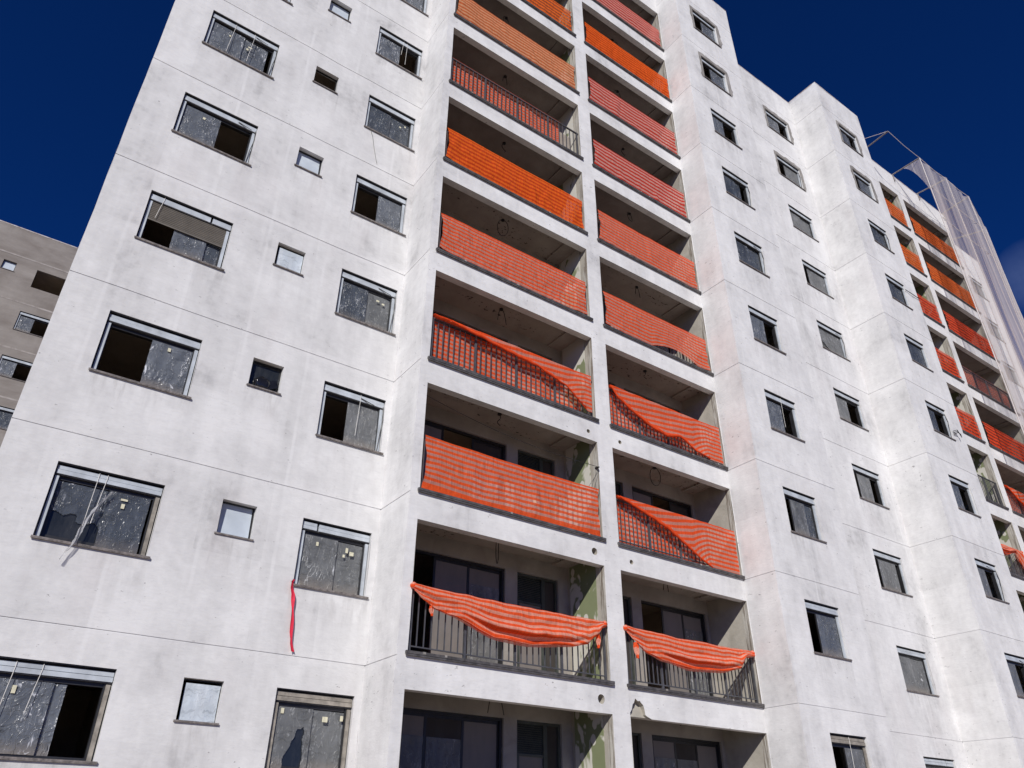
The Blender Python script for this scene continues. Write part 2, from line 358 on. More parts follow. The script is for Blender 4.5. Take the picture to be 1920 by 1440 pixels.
# ------------------------------------------------------------------ mesh helper
class MB:
    def __init__(s): s.v = []; s.f = []; s.uv = []; s.mi = []
    def add(s, pts, faces, uvs=None, mi=0):
        b = len(s.v); s.v += [tuple(p) for p in pts]
        for f in faces: s.f.append([b + i for i in f]); s.mi.append(mi)
        s.uv += uvs if uvs else [(0, 0)] * len(pts)
    def quad(s, a, b, c, d, mi=0, uv=None): s.add([a, b, c, d], [(0, 1, 2, 3)], uv, mi)
    def box(s, x0, x1, y0, y1, z0, z1, mi=0):
        p = [(x, y, z) for z in (z0, z1) for y in (y0, y1) for x in (x0, x1)]
        s.add(p, [(0, 2, 3, 1), (4, 5, 7, 6), (0, 1, 5, 4), (2, 6, 7, 3), (0, 4, 6, 2), (1, 3, 7, 5)], mi=mi)
    def tube(s, pts, r, n=6, mi=0):
        pts = [Vector(p) for p in pts]; rings = []
        for i, p in enumerate(pts):
            t = (pts[min(i + 1, len(pts) - 1)] - pts[max(i - 1, 0)]).normalized()
            a = t.cross(Vector((0.3, 0.2, 1) if abs(t.z) < 0.9 else (1, 0, 0))).normalized(); b = t.cross(a)
            rings.append([p + (a * math.cos(q) + b * math.sin(q)) * r for q in [2 * math.pi * j / n for j in range(n)]])
        v = [q for g in rings for q in g]; f = []
        for i in range(len(pts) - 1):
            for j in range(n):
                f.append((i * n + j, i * n + (j + 1) % n, (i + 1) * n + (j + 1) % n, (i + 1) * n + j))
        f.append(tuple(range(n))[::-1]); f.append(tuple(range((len(pts) - 1) * n, len(pts) * n)))
        s.add(v, f, mi=mi)
    def grid(s, fn, nu, nv, keep=None, uvf=None, mi=0):
        v = []; uv = []
        for j in range(nv + 1):
            for i in range(nu + 1):
                v.append(fn(i / nu, j / nv)); uv.append(uvf(i / nu, j / nv) if uvf else (i / nu, j / nv))
        f = []
        for j in range(nv):
            for i in range(nu):
                if keep and not keep((i + .5) / nu, (j + .5) / nv): continue
                a = j * (nu + 1) + i; f.append((a, a + 1, a + nu + 2, a + nu + 1))
        s.add(v, f, uv, mi)
    def build(s, name, mats, parent=None, smooth=False, label=None):
        if name == 'wall':                      # nothing is trowelled dead straight
            s.v = [tuple(Vector(p) + noise.noise_vector(Vector(p) * .9) * .010 + noise.noise_vector(Vector(p) * 3.1) * .004) for p in s.v]
        me = bpy.data.meshes.new(name); me.from_pydata(s.v, [], s.f)
        ul = me.uv_layers.new(name='UVMap')
        for lp in me.loops: ul.data[lp.index].uv = s.uv[lp.vertex_index]
        for m in (mats if isinstance(mats, (list, tuple)) else [mats]): me.materials.append(m)
        for p, i in zip(me.polygons, s.mi): p.material_index = i; p.use_smooth = smooth
        me.update()
        o = bpy.data.objects.new(name, me); COL.objects.link(o)
        if parent: o.parent = parent
        if label: o['label'] = label
        return o

def tag(o, label=None, cat=None, group=None, kind=None):
    for k, v in (('label', label), ('category', cat), ('group', group), ('kind', kind)):
        if v: o[k] = v
    return o
def empty(name): 
    o = bpy.data.objects.new(name, None); COL.objects.link(o); o.empty_display_size = 0.3; return o
def nz(x, y, z=0.0): return noise.noise(Vector((x, y, z)))

# ------------------------------------------------------------------ dimensions
H = 2.8
KMIN, KMAX = -1, 9
YA, YB, YC, YD = 0.0, -1.12, -2.02, -0.67
MX = 42.22                                     # the block mirrors about x = 21.11
GROUND = -4.2
RD = 0.17                                      # reveal depth

def wall(mb, o, U, n, L, z0, z1, holes=(), grooves=(), rd=RD, jmi=0):
    """plaster sheet with openings, reveals and sunk joint lines; n points outwards"""
    o, U, n = Vector(o), Vector(U), Vector(n)
    P = lambda u, z, d=0.0: tuple(o + U * u + Vector((0, 0, z)) - n * d)
    g, gd = 0.009, 0.010
    us = {0.0, L}; zs = {z0, z1}
    for h in holes: us |= {h[0], h[1]}; zs |= {h[2], h[3]}
    for gz in grooves: zs |= {gz - g, gz + g}
    sd = .85                                    # run-off length below a sill
    for h in holes:
        if len(h) == 4 and h[1] - h[0] < 1.6: zs.add(max(z0, h[2] - sd)); us |= {max(0, h[0] - .05), min(L, h[1] + .06)}
    q = z0 + .4
    while q < z1 - .2:
        if all(abs(q - t) > .06 for t in zs): zs.add(q)
        q += .4
    us, zs = sorted(us), sorted(zs)
    def stain(um, zm):
        for h in holes:
            if len(h) == 4 and h[1] - h[0] < 1.6 and h[0] - .05 < um < h[1] + .06 and h[2] - sd < zm < h[2]: return h
    ing = lambda z: any(abs(z - gz) < g for gz in grooves)
    for j in range(len(zs) - 1):
        zm = (zs[j] + zs[j + 1]) / 2
        d = gd if ing(zm) else 0.0
        i = 0
        while i < len(us) - 1:
            um = (us[i] + us[i + 1]) / 2
            if any(h[0] < um < h[1] and h[2] < zm < h[3] for h in holes): i += 1; continue
            hs = stain(um, zm); uv = None
            if hs: uv = [(us[i + a] + hs[2], max(.001, (hs[2] - zs[j + b]) / sd)) for a, b in ((0, 0), (1, 0), (1, 1), (0, 1))]
            mb.quad(P(us[i], zs[j], d), P(us[i + 1], zs[j], d), P(us[i + 1], zs[j + 1], d), P(us[i], zs[j + 1], d), uv=uv)
            if d:
                mb.quad(P(us[i], zs[j], 0), P(us[i + 1], zs[j], 0), P(us[i + 1], zs[j], d), P(us[i], zs[j], d))
                mb.quad(P(us[i], zs[j + 1], d), P(us[i + 1], zs[j + 1], d), P(us[i + 1], zs[j + 1], 0), P(us[i], zs[j + 1], 0))
            i += 1
    for h in holes:
        if len(h) > 4 and h[4] == 'skip': continue
        a, b, c, e = h[:4]
        mb.quad(P(a, c), P(b, c), P(b, c, rd), P(a, c, rd)); mb.quad(P(a, e, rd), P(b, e, rd), P(b, e), P(a, e))
        mb.quad(P(a, c, rd), P(a, e, rd), P(a, e), P(a, c), mi=jmi); mb.quad(P(b, c), P(b, e), P(b, e, rd), P(b, c, rd), mi=jmi)

def pipe_hole(mb, cx, y, cz, r, s, n=18):
    """square cell of wall with a true round hole in it"""
    P = [];
    for i in range(n):
        a = 2 * math.pi * i / n; P.append((math.cos(a), math.sin(a)))
    sq = []
    for c, q in P:
        m = max(abs(c), abs(q)); sq.append((cx + s * c / m, y, cz + s * q / m))
    ci = [(cx + r * c * (1 + .08 * nz(c * 3 + cx, q * 3)), y, cz + r * q) for c, q in P]
    cb = [(a, y + 0.14, b) for a, _, b in ci]
    ccs = [(cx + sx * s, y, cz + sz * s) for sx, sz in ((1, 1), (-1, 1), (-1, -1), (1, -1))]
    mb.add(sq + ci, [(i, (i + 1) % n, n + (i + 1) % n, n + i) for i in range(n)])
    # corners of the square missed by the ring
    for c in ccs:
        d = sorted(range(n), key=lambda i: (sq[i][0] - c[0]) ** 2 + (sq[i][2] - c[2]) ** 2)[:2]
        mb.add([c, sq[d[0]], sq[d[1]]], [(0, 1, 2)])
    mb.add(ci + cb, [(i, (i + 1) % n, n + (i + 1) % n, n + i) for i in range(n)], mi=1)
    mb.add(cb, [tuple(range(n))], mi=1)

# ------------------------------------------------------------------ the setting
g = MB(); g.grid(lambda u, v: ((u - .5) * 1600, (v - .5) * 1600, GROUND), 8, 8)
tag(g.build('ground', M['ground']), kind='structure')

BLD = empty('apartment_building')
tag(BLD, 'tall unfinished white apartment block filling the frame, orange cloths on its balconies', 'building')

ks = range(KMIN, KMAX)
WZ0, WZ1, SZ0 = 1.13, 2.31, 1.72               # sill / head heights above the joint line
W1 = (0.76, 2.30); SM = (3.23, 3.81); W3 = (4.63, 5.95)
WC = (15.86, 17.17); WD = (21.79, 23.31); WE = (25.05, 26.36)
B1 = (6.27, 10.60); B2 = (11.05, 14.955); BZ0, BZ1 = 0.085, 2.31
J = [k * H for k in range(-1, 10)]

def wh(r, k, z0=WZ0, x0=0.0): return (r[0] - x0, r[1] - x0, k * H + z0, k * H + WZ1)

# left wing
ha = [wh(W1, k) for k in ks] + [wh(SM, k, SZ0) for k in ks] + [wh(W3, k) for k in ks]
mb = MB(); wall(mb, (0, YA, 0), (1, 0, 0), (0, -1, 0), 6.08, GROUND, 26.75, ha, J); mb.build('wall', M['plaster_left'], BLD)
mb = MB(); wall(mb, (6.08, YA, 0), (0, -1, 0), (-1, 0, 0), -YB, GROUND, 26.2, (), J); mb.build('wall', M['plaster'], BLD)
# bay with the two balcony columns
PH = [(10.355, 2.56, .075), (10.345, -0.25, .085), (10.36, 5.31, .05), (11.30, 5.32, .05), (11.38, 2.54, .05)]
hb = [(a[0] - 6.08, a[1] - 6.08, k * H + BZ0, k * H + BZ1) for k in ks for a in (B1, B2)]
hb += [(x - r - .03 - 6.08, x + r + .03 - 6.08, z - r - .03, z + r + .03, 'skip') for x, z, r in PH]
NOT = (11.05, 11.62, -H + BZ1, -0.11)          # broken-out lintel corner
hb += [(NOT[0] - 6.08, NOT[1] - 6.08, NOT[2], NOT[3], 'skip')]
mb = MB(); wall(mb, (6.08, YB, 0), (1, 0, 0), (0, -1, 0), 14.97 - 6.08, GROUND, 26.2, hb, (), jmi=2)
for x, z, r in PH: pipe_hole(mb, x, YB, z, r, r + .03)
nz0, nz1 = NOT[2], NOT[3]
notch = [(11.60, nz0), (11.50, -.455), (11.44, -.43), (11.425, -.33), (11.40, -.26), (11.36, -.235), (11.31, -.19), (11.27, -.205), (11.20, -.16), (11.165, -.24), (11.13, -.27), (11.10, -.36), (11.07, -.40)]
ol = [(11.05, nz1), (11.05, -.42)] + notch[::-1] + [(11.62, nz0), (11.62, nz1)]
mb.add([(x, YB, z) for x, z in ol], [tuple(range(len(ol)))])
nf = [(x, YB, z) for x, z in notch] + [(11.05, YB, -.42)]
nbk = [(x + .02 * nz(x * 9, z * 9), YB + .05 + .10 * (z - nz0) / .4, z) for x, y, z in nf]
mm = len(nf)
mb.add(nf + nbk, [(i, i + 1, mm + i + 1, mm + i) for i in range(mm - 1)], mi=1)
mb.add(nbk + [(11.05, YB + .05, nz0)], [tuple(range(mm + 1))], mi=1)
mb.build('wall', [M['plaster'], M['beige'], M['jamb']], BLD)
# the remaining outline of the block, front to back
mb = MB(); wall(mb, (14.97, YB, 0), (0, -1, 0), (-1, 0, 0), YB - YC, GROUND, 26.65, (), J); mb.build('wall', M['plaster'], BLD)
mb = MB(); wall(mb, (14.97, YC, 0), (1, 0, 0), (0, -1, 0), 3.20, GROUND, 26.65, [wh(WC, k, x0=14.97) for k in ks], J); mb.build('wall', M['plaster'], BLD)
mb = MB(); wall(mb, (18.17, YC, 0), (0, 1, 0), (1, 0, 0), YD - YC, GROUND, 26.65, (), J); mb.build('wall', M['plaster'], BLD)
mb = MB(); wall(mb, (18.17, YD, 0), (1, 0, 0), (0, -1, 0), 24.03 - 18.17, GROUND, 26.62, [wh(WD, k, x0=18.17) for k in ks], J); mb.build('wall', M['plaster'], BLD)
mb = MB(); wall(mb, (24.03, YD, 0), (0, -1, 0), (-1, 0, 0), YD - YC, GROUND, 26.72, (), J); mb.build('wall', M['plaster'], BLD)
mb = MB(); wall(mb, (24.03, YC, 0), (1, 0, 0), (0, -1, 0), 27.26 - 24.03, GROUND, 26.72, [wh(WE, k, x0=24.03) for k in ks], J); mb.build('wall', M['plaster'], BLD)
mb = MB(); wall(mb, (27.26, YC, 0), (0, 1, 0), (1, 0, 0), YB - YC, GROUND, 26.72, (), J); mb.build('wall', M['plaster'], BLD)
F1 = (MX - B2[1], MX - B2[0]); F2 = (MX - B1[1], MX - B1[0])
hf = [(a[0] - 27.26, a[1] - 27.26, k * H + BZ0, k * H + BZ1) for k in ks for a in (F1, F2)]
mb = MB(); wall(mb, (27.26, YB, 0), (1, 0, 0), (0, -1, 0), 36.14 - 27.26, GROUND, 26.15, hf, (), jmi=1); mb.build('wall', [M['plaster'], M['jamb']], BLD)
mb = MB(); wall(mb, (36.14, YB, 0), (0, 1, 0), (1, 0, 0), -YB, GROUND, 26.15, (), J); mb.build('wall', M['plaster'], BLD)
G1 = (MX - W1[1], MX - W1[0])
mb = MB(); wall(mb, (36.14, YA, 0), (1, 0, 0), (0, -1, 0), MX - 36.14, GROUND, 26.75, [wh(G1, k, x0=36.14) for k in ks], J); mb.build('wall', M['plaster'], BLD)
mb = MB(); mb.quad((0, 0, GROUND), (0, 0, 26.75), (0, 11, 26.75), (0, 11, GROUND)); mb.quad((MX, 0, GROUND), (MX, 11, GROUND), (MX, 11, 26.75), (MX, 0, 26.75))
mb.quad((0, 11, GROUND), (0, 11, 26.75), (MX, 11, 26.75), (MX, 11, GROUND)); mb.build('wall', M['plaster'], BLD)

# parapet tops and roof
T = .14
seg = [(0, 6.08, YA, 26.75), (6.08, 14.97, YB, 26.2), (14.97, 18.17, YC, 26.65), (18.17, 24.03, YD, 26.62), (24.03, 27.26, YC, 26.72), (27.26, 36.14, YB, 26.15), (36.14, MX, YA, 26.75)]
mb = MB()
for x0, x1, y, zt in seg:
    n_ = max(2, int((x1 - x0) / .25))
    # rough, slightly chipped coping, 5 mm proud of the plaster
    def top(u, v, x0=x0, x1=x1, y=y, zt=zt):
        x = x0 + .01 + (x1 - x0 - .02) * u; c = .012 * nz(x * 3.1, y * 2) + .02 * max(0, nz(x * 6, 4.4) - .25)
        return [(x, y - .004, zt - .03 - c * .5), (x, y - .004, zt + .02 - c), (x, y + T, zt + .02), (x, y + T, zt - 1.3)][int(round(v * 3))]
    mb.grid(top, n_, 3)
for x, ya, yb, zt in ((6.08, YB, YA, 26.2), (14.97, YC, YB, 26.65), (24.03, YC, YD, 26.72)):   # tops of the left-facing returns
    mb.box(x - .003, x + T, ya + T + .002, yb + .1, zt - .03, zt + .021)
for x, ya, yb, zt in ((18.17, YC, YD, 26.65), (27.26, YC, YB, 26.72), (36.14, YB, YA, 26.15)):
    mb.box(x - T, x + .003, ya + T + .002, yb + .1, zt - .03, zt + .021)
mb.build('parapet', M['coping'], BLD)
mb = MB(); mb.box(.05, MX - .05, .16, 10.9, 25.2, 25.4)
mb.box(6.2, 14.9, YB + .2, .159, 25.2, 25.4); mb.box(15.1, 18.1, YC + .2, .158, 25.21, 25.41); mb.box(18.2, 24.0, YD + .2, .157, 25.2, 25.4)
mb.box(24.2, 27.2, YC + .2, .158, 25.21, 25.41); mb.box(27.3, 36.0, YB + .2, .157, 25.2, 25.4)
mb.build('roof', M['mortar'], BLD)

# floors and partitions behind the windows
YI = 4.4
mb = MB()
for k in range(-1, 10):
    z = k * H
    mb.box(.03, 6.05, .03, YI, z - .16, z); mb.box(6.11, 14.9, .26, YI, z - .16, z)
    mb.box(15.0, 18.13, YC + .03, YI, z - .161, z - .001); mb.box(18.2, 24.0, YD + .03, YI, z - .16, z)
    mb.box(24.06, 27.2, YC + .03, YI, z - .161, z - .001); mb.box(27.4, 36.0, .26, YI, z - .16, z)
    mb.box(36.2, MX - .03, .03, YI, z - .16, z)
for x, y in ((2.75, .02), (4.2, .02), (6.09, .02), (8.98, .27), (11.0, .27), (14.95, .27), (18.15, .2), (21.2, -.6), (24.02, .2), (27.3, .27), (31.3, .27), (33.2, .27), (36.1, .3), (39.4, .02)):
    mb.box(x - .06, x + .06, y, YI - .01, GROUND, 25.2)
mb.quad((0.02, YI, GROUND), (MX - .02, YI, GROUND), (MX - .02, YI, 25.3), (0.02, YI, 25.3))
mb.build('interior_floors', M['room'], BLD)

# ------------------------------------------------------------------ windows
def film_sheet(x0, x1, y, z0, z1, seed, torn=None, amp=.010):
    mb = MB(); nu, nv = (64, 56) if torn else (26, 24)
    def fn(u, v):
        x = x0 + (x1 - x0) * u; z = z0 + (z1 - z0) * v
        r = amp * (nz(x * 4.0 + seed, z * 2.4, seed) + .6 * nz(x * 11 + seed, z * 7, 3.3))
        edge = min(u, 1 - u, v, 1 - v)
        return (x + .006 * nz(z * 9, seed), y - .008 + r * min(1, edge * 8 + .25), z)
    mb.grid(fn, nu, nv, keep=torn); return mb

def window(parent, x0, x1, z0, z1, y, sashes, opt=(), shutter=0.0, label=None, seed=0, tags=(), cords=()):
    """aluminium sliding window set a few centimetres into its opening"""
    rnd = random.Random(seed)
    w = x1 - x0
    fy = y + .052
    dk = MB(); ty = fy + .002
    dk.box(x0 + .001, x0 + .10, ty + .04, y + RD + .02, z0, z1 - .001); dk.box(x1 - .10, x1 - .001, ty + .04, y + RD + .02, z0, z1 - .001)
    dk.box(x0 + .10, x1 - .10, ty + .05, y + RD + .02, z0 + .001, z0 + .05); dk.box(x0 + .10, x1 - .10, ty + .055, y + RD + .02, z1 - .24, z1 - .001)
    dk.box(x0 - .002, x1 + .002, y + .012, ty + .05, z1 - .014, z1 + .002); dk.box(x0 - .002, x0 + .014, y + .012, ty + .05, z0 + .012, z1 - .0141)  # dark plates on head and left jamb stand in for shade in the gap
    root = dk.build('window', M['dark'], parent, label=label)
    for i, (p, q) in enumerate(((x0 + .030, x0 + .082), (x1 - .076, x1 - .020))):
        fr = MB(); fr.box(p, q, fy, fy + .035, z0 + .016, z1 - .205)
        fr.build('guide_rail', M['alud' if 'bare' in opt or (i and 'bareright' in opt) else 'alu'], root)
    if 'nobox' not in opt:
        bx = MB(); a, b = x0 + .026, x1 - .012
        t = z1 - .040
        def slope(x, s): return .004 * nz(x * 5, s + seed)
        split = a + (b - a) * (.75 if 'split' in opt else .22 if 'splitl' in opt else 2)
        for (p, q) in ((a, min(b, split - .02)), (split + .02, b)):
            if q <= p: continue
            bx.box(p, q, fy - .002, fy + .05, t - .058, t)
            bx.box(p, q, fy - .012, fy + .05, t - .130, t - .066)
        bx.build('shutter_box', M['alud' if 'barebox' in opt else 'alu'], root)
        tr = MB(); tr.box(x0 + .027, x1 - .013, fy + .004, fy + .05, t - .145, t - .136); tr.build('shutter_track', M['rail'], root)
    sl = MB()
    sl.box(x0 - .022, x1 + .050, y - .036, y + .12, z0 - .010, z0 + .010)
    sl.box(x0 - .022, x1 + .050, y - .034, y - .020, z0 - .024, z0 - .010)
    sl.build('sill', M['sill'], root)
    ix0, ix1 = x0 + .10, x1 - .10; iw = ix1 - ix0
    zt = z1 - .245; zb = z0 + .052
    for si, s in enumerate(sashes):
        f0, f1, ly, kind = s[:4]
        a, b = ix0 + iw * f0, ix0 + iw * f1; yy = y + .098 + .036 * ly
        fm = MB(); e = .038 if b - a > .3 else .02
        fm.box(a, a + e, yy, yy + .03, zb, zt); fm.box(b - e, b, yy, yy + .03, zb, zt)
        fm.box(a + e, b - e, yy + .001, yy + .029, zb, zb + .05); fm.box(a + e, b - e, yy + .001, yy + .029, zt - .045, zt)
        so = fm.build('sash', M['dark'], root)
        gl = MB(); gl.quad((a + e, yy + .016, zb + .05), (b - e, yy + .016, zb + .05), (b - e, yy + .016, zt - .045), (a + e, yy + .016, zt - .045))
        gl.build('pane', M['glass'], root)
        if kind != 'glass':
            torn = None
            if len(s) > 4 and s[4] == 'low':
                torn = lambda u, v, q=seed: v > .36 + .16 * nz(u * 4.2, q * 1.7) + (.10 if u < .5 else 0) - (.5 * max(0, u - .78))
            elif len(s) > 4 and s[4] == 'gap':
                def torn(u, v):
                    lo = .30 + .62 * max(0, v - .12) + .05 * nz(v * 7, 1.1); hi = .86 - .10 * v + .05 * nz(v * 9, 6.2)
                    return not (lo < u < hi and v < .66 + .16 * (u - .6) + .05 * nz(u * 8, 2.2))
            elif len(s) > 4 and s[4] == 'corner':
                torn = lambda u, v, q=seed: u + v * 1.1 > .55 + .2 * nz(u * 4, v * 4, q)
            film_sheet(a - .004, b + .004, yy, zb - .004, zt - .004, seed * 3.7 + si * 11.3, torn, .013).build('film', M[kind], root, smooth=True)
    if shutter:
        sh = MB(); zz = z1 - .20; n_ = int(shutter * (zt - zb) / .040)
        for i in range(n_):
            p = zz - i * .040
            sh.add([(x0 + .084, fy + .018, p), (x1 - .078, fy + .018, p), (x1 - .078, fy + .008, p - .018), (x0 + .084, fy + .008, p - .018), (x1 - .078, fy + .020, p - .038), (x0 + .084, fy + .020, p - .038)], [(0, 1, 2, 3), (3, 2, 4, 5)])
        sh.box(x0 + .084, x1 - .078, fy + .006, fy + .022, zz - n_ * .04 - .03, zz - n_ * .04)
        sh.build('shutter', M['slat'], root)
    for (f, zf, tw, th) in tags:
        tb = MB(); xx = ix0 + iw * f; z_ = zb + (zt - zb) * zf
        tb.box(xx, xx + tw, y + .074, y + .077, z_, z_ + th); tb.build('paper_tag', M['tape'], root)
    for (f, ln, dx) in cords:
        tb = MB(); xx = ix0 + iw * f; zt2 = z1 - .03
        tb.tube([(xx, fy - .012, zt2), (xx + .01 * dx, fy - .020, zt2 - .08), (xx + dx * .5, fy - .018, zt2 - ln * .5), (xx + dx, fy - .022, zt2 - ln)], .0045, 5)
        tb.build('cord', M['cord'], root)
    if 'loose' in opt:                          # tape and gasket strips working loose
        tb = MB(); xx = x0 + w * rnd.uniform(.55, .75)
        tb.add([(xx, fy - .02, z1 - .12), (xx + .02, fy - .02, z1 - .10), (xx + .30, fy - .05, z1 - .185), (xx + .29, fy - .05, z1 - .20)], [(0, 1, 2, 3)])
        tb.tube([(x1 - .03, fy - .01, z1 - .14), (x1 - .015, fy - .04, z1 - .45), (x1 - .05, fy - .03, z1 - .75), (x1 - .07, fy - .012, z0 + .05)], .008, 5)
        tb.build('loose_gasket', M['wire'], root)
    return root

def chipped(parent, x0, x1, z0, z1, y, seed):
    """ragged ring of repair mortar round an opening, 4 mm proud"""
    n_ = 44; ins, out = [], []
    for i in range(n_):
        t = i / n_ * 4; s, f = int(t), t - int(t)
        cx, cz, ox, oz = [(x0 + (x1 - x0) * f, z0, 0, -1), (x1, z0 + (z1 - z0) * f, 1, 0), (x1 - (x1 - x0) * f, z1, 0, 1), (x0, z1 - (z1 - z0) * f, -1, 0)][s]
        d = .09 + .16 * abs(nz(i * .9, seed)) + (.06 if s in (1, 2) else 0)
        if s == 0: d = .04
        ox2 = ox + (-(1 if s in (0, 3) else -1) if f == 0 and s in (0, 2) else 0)
        ins.append((cx, y - .016, cz)); out.append((cx + d * (ox or nz(i * 1.3, seed) * .2), y - .014, cz + d * (oz or nz(i * 1.7, seed) * .2)))
    for i in (0, 11, 22, 33):                   # square the corners off
        px, _, pz = ins[i]; sx = -1 if px == x0 else 1; sz = -1 if pz == z0 else 1
        out[i] = (px + sx * .12, y - .014, pz + sz * (.03 if sz < 0 else .15))
    mb = MB(); mb.add(ins + out, [(i, (i + 1) % n_, n_ + (i + 1) % n_, n_ + i) for i in range(n_)])
    mb.build('mortar_patch', M['mortar'], parent)

F, F2_, F3 = 'film', 'film2', 'film3'
both = lambda a=F, b=F, m=.5: [(0, m + .015, 0, a), (m - .015, 1, 1, b)]
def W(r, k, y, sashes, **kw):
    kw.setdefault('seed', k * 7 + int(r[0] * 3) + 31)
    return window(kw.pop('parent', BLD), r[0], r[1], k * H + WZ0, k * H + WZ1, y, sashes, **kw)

W(W1, 5, YA, both())
W(W1, 4, YA, [(0, .52, 0, F), (.50, .93, 1, F)], opt=('loose',), cords=((.33, 1.02, -.05), (.66, 1.0, -.04)), tags=((.27, .74, .04, .05), (.60, .70, .09, .03), (.58, .58, .05, .06)))
W(W1, 3, YA, [(0, .53, 0, F)], opt=('loose',), tags=((.27, .78, .05, .06),))
W(W1, 2, YA, [(.36, .80, 0, F), (.80, 1, 1, F3)], opt=('split',), shutter=.46, cords=((.12, .55, -.06),), label='window with its grey roller shutter half lowered')
W(W1, 1, YA, [(.50, 1, 0, F)], tags=((.70, .84, .05, .07),))
W(W1, 0, YA, [(0, .56, 1, F3, 'low'), (.53, .97, 0, F3)], opt=('bareright',), cords=((.37, .86, -.02), (.46, .80, -.05)), tags=((.66, .86, .10, .032), (.68, .72, .05, .075)))
W(W1, -1, YA, [(0, .545, 0, F), (.53, .665, 1, F)], opt=('bare',), cords=((.16, .80, -.05), (.40, .62, -.06)), tags=((.19, .80, .05, .10),))
for k in (6, 7, 8): W(W1, k, YA, both())
W(W3, 6, YA, both(F2_)); W(W3, 7, YA, both()); W(W3, 8, YA, both())
W(W3, 5, YA, [(0, .53, 0, F)], cords=((.68, .9, -.01), (.58, .6, -.04)))
W(W3, 4, YA, both(F3, F3), tags=((.74, .70, .05, .045), (.86, .80, .04, .05)))
W(W3, 3, YA, [(.48, 1, 0, F)])
W(W3, 2, YA, both(F3, F2_), opt=('loose',), tags=((.70, .78, .07, .04), (.82, .74, .06, .04)))
W(W3, 1, YA, [(.42, 1, 0, F2_)], opt=('loose',), cords=((.62, .92, -.03),))
W(W3, 0, YA, both(F2_, F2_, .54), opt=('splitl',), tags=((.20, .80, .045, .07), (.70, .78, .045, .09), (.77, .74, .08, .07), (.66, .68, .04, .05)))
W(W3, -1, YA, [(0, .51, 0, F2_, 'gap'), (.49, 1, 1, F2_)], opt=('bare', 'barebox'), tags=((.04, .88, .05, .08), (.66, .80, .09, .08), (.93, .84, .05, .08)))

cw = {8: [(.40, 1, 0, F)], 7: [(.38, 1, 0, F)], 6: both(F, 'glass', .48)[:1], 5: [(0, .5, 0, F3), (.46, .76, 1, F3)], 4: both(F3, F3), 3: [(0, .55, 0, F)], 2: [(0, .56, 0, F)], 1: [(.20, .70, 0, F2_), (.66, 1, 1, F3)], 0: [(.34, 1, 0, F)], -1: [(.42, 1, 0, F2_)]}
for k, s in cw.items():
    W(WC, k, YC, s, opt=('loose',) if k in (4, 5) else ('barebox', 'bare') if k == -1 else (), cords=((.55, .9, -.02),) if k in (2, -1) else (),
      label='window with ragged grey mortar round it' if k in (7, 8) else None)
dw = {8: [(0, .62, 0, F)], 7: [(.34, 1, 0, F2_)], 6: both(F2_, F2_), 5: [(.20, 1, 0, F2_)], 4: [(0, 1, 0, F2_, 'corner')], 3: [(0, .52, 0, F2_)], 2: [(.16, .68, 0, F2_)], 1: [(.16, .84, 0, F2_)], 0: both(F2_, F2_, .45), -1: both(F2_, F2_)}
for k, s in dw.items(): W(WD, k, YD, s, opt=('loose',) if k in (7, 4) else ('split',) if k == -1 else ())
ew = {8: [(0, .5, 0, F), (.45, .7, 1, F)], 7: [(.30, 1, 0, F)], 6: both(F3, F3), 5: both(F3, F3), 4: [(0, .98, 0, F3)], 3: [(0, .46, 0, F3)], 2: [(0, .5, 0, F)], 1: [(0, .48, 0, F2_)], 0: [(0, .5, 0, F2_)], -1: both(F2_, F2_)}
for k, s in ew.items(): W(WE, k, YC, s, opt=('loose',) if k in (0, 1, 3, 6) else ('split',) if k == 0 else ())
for k in range(2, 9): W(G1, k, YA, [(.38, 1, 0, F2_)])
for r, k, y in ((WC, 8, YC), (WC, 7, YC), (WD, 8, YD), (WD, 7, YD), (WE, 8, YC), (WE, 7, YC)):
    chipped(BLD, r[0], r[1], k * H + WZ0, k * H + WZ1, y, k + r[0])

def small_window(parent, x0, x1, z0, z1, y, state, seed=0, label=None):
    sl = MB(); sl.box(x0 - .03, x1 + .03, y - .03, y + .13, z0 - .016, z0 + .010)
    root = sl.build('small_window', M['sill'], parent, label=label)
    yy = y + .10; e = .022
    fm = MB()
    fm.box(x0 + .001, x0 + e, yy, yy + .04, z0 + .01, z1); fm.box(x1 - e, x1 - .001, yy, yy + .04, z0 + .01, z1)
    fm.box(x0 + e, x1 - e, yy, yy + .04, z0 + .011, z0 + .03); fm.box(x0 + e, x1 - e, yy, yy + .04, z1 - .022, z1 - .001)
    fm.build('frame', M['dark'], root)
    a, b, c, d = x0 + e, x1 - e, z0 + .03, z1 - .022
    if state == 'white':
        t = .045
        fs = MB()
        fs.grid(lambda u, v: (a + .012 + (b - a - .024) * u, yy + .035 - t * (1 - v) + .004 * nz(u * 3 + seed, v * 3), c + (d - c) * v), 10, 10)
        fs.build('frosted_pane', M['frost'], root, smooth=True)
    elif state == 'film':
        mb = film_sheet(a + .03, b + .005, yy - .02, c - .015, d - .04, seed + 3, None, .012); mb.build('film', M['white'], root, smooth=True)
    elif state == 'dark':
        gl = MB(); gl.quad((a, yy + .02, c), (b, yy + .02, c), (b, yy + .02, d), (a, yy + .02, d)); gl.build('pane', M['glass'], root)
    return root

for k, st in {5: 'white', 4: 'open', 3: 'white', 2: 'film', 1: 'dark', 0: 'white', -1: 'film', 6: 'white', 7: 'white', 8: 'white'}.items():
    small_window(BLD, SM[0], SM[1], k * H + SZ0, k * H + WZ1, YA, st, k * 1.3)

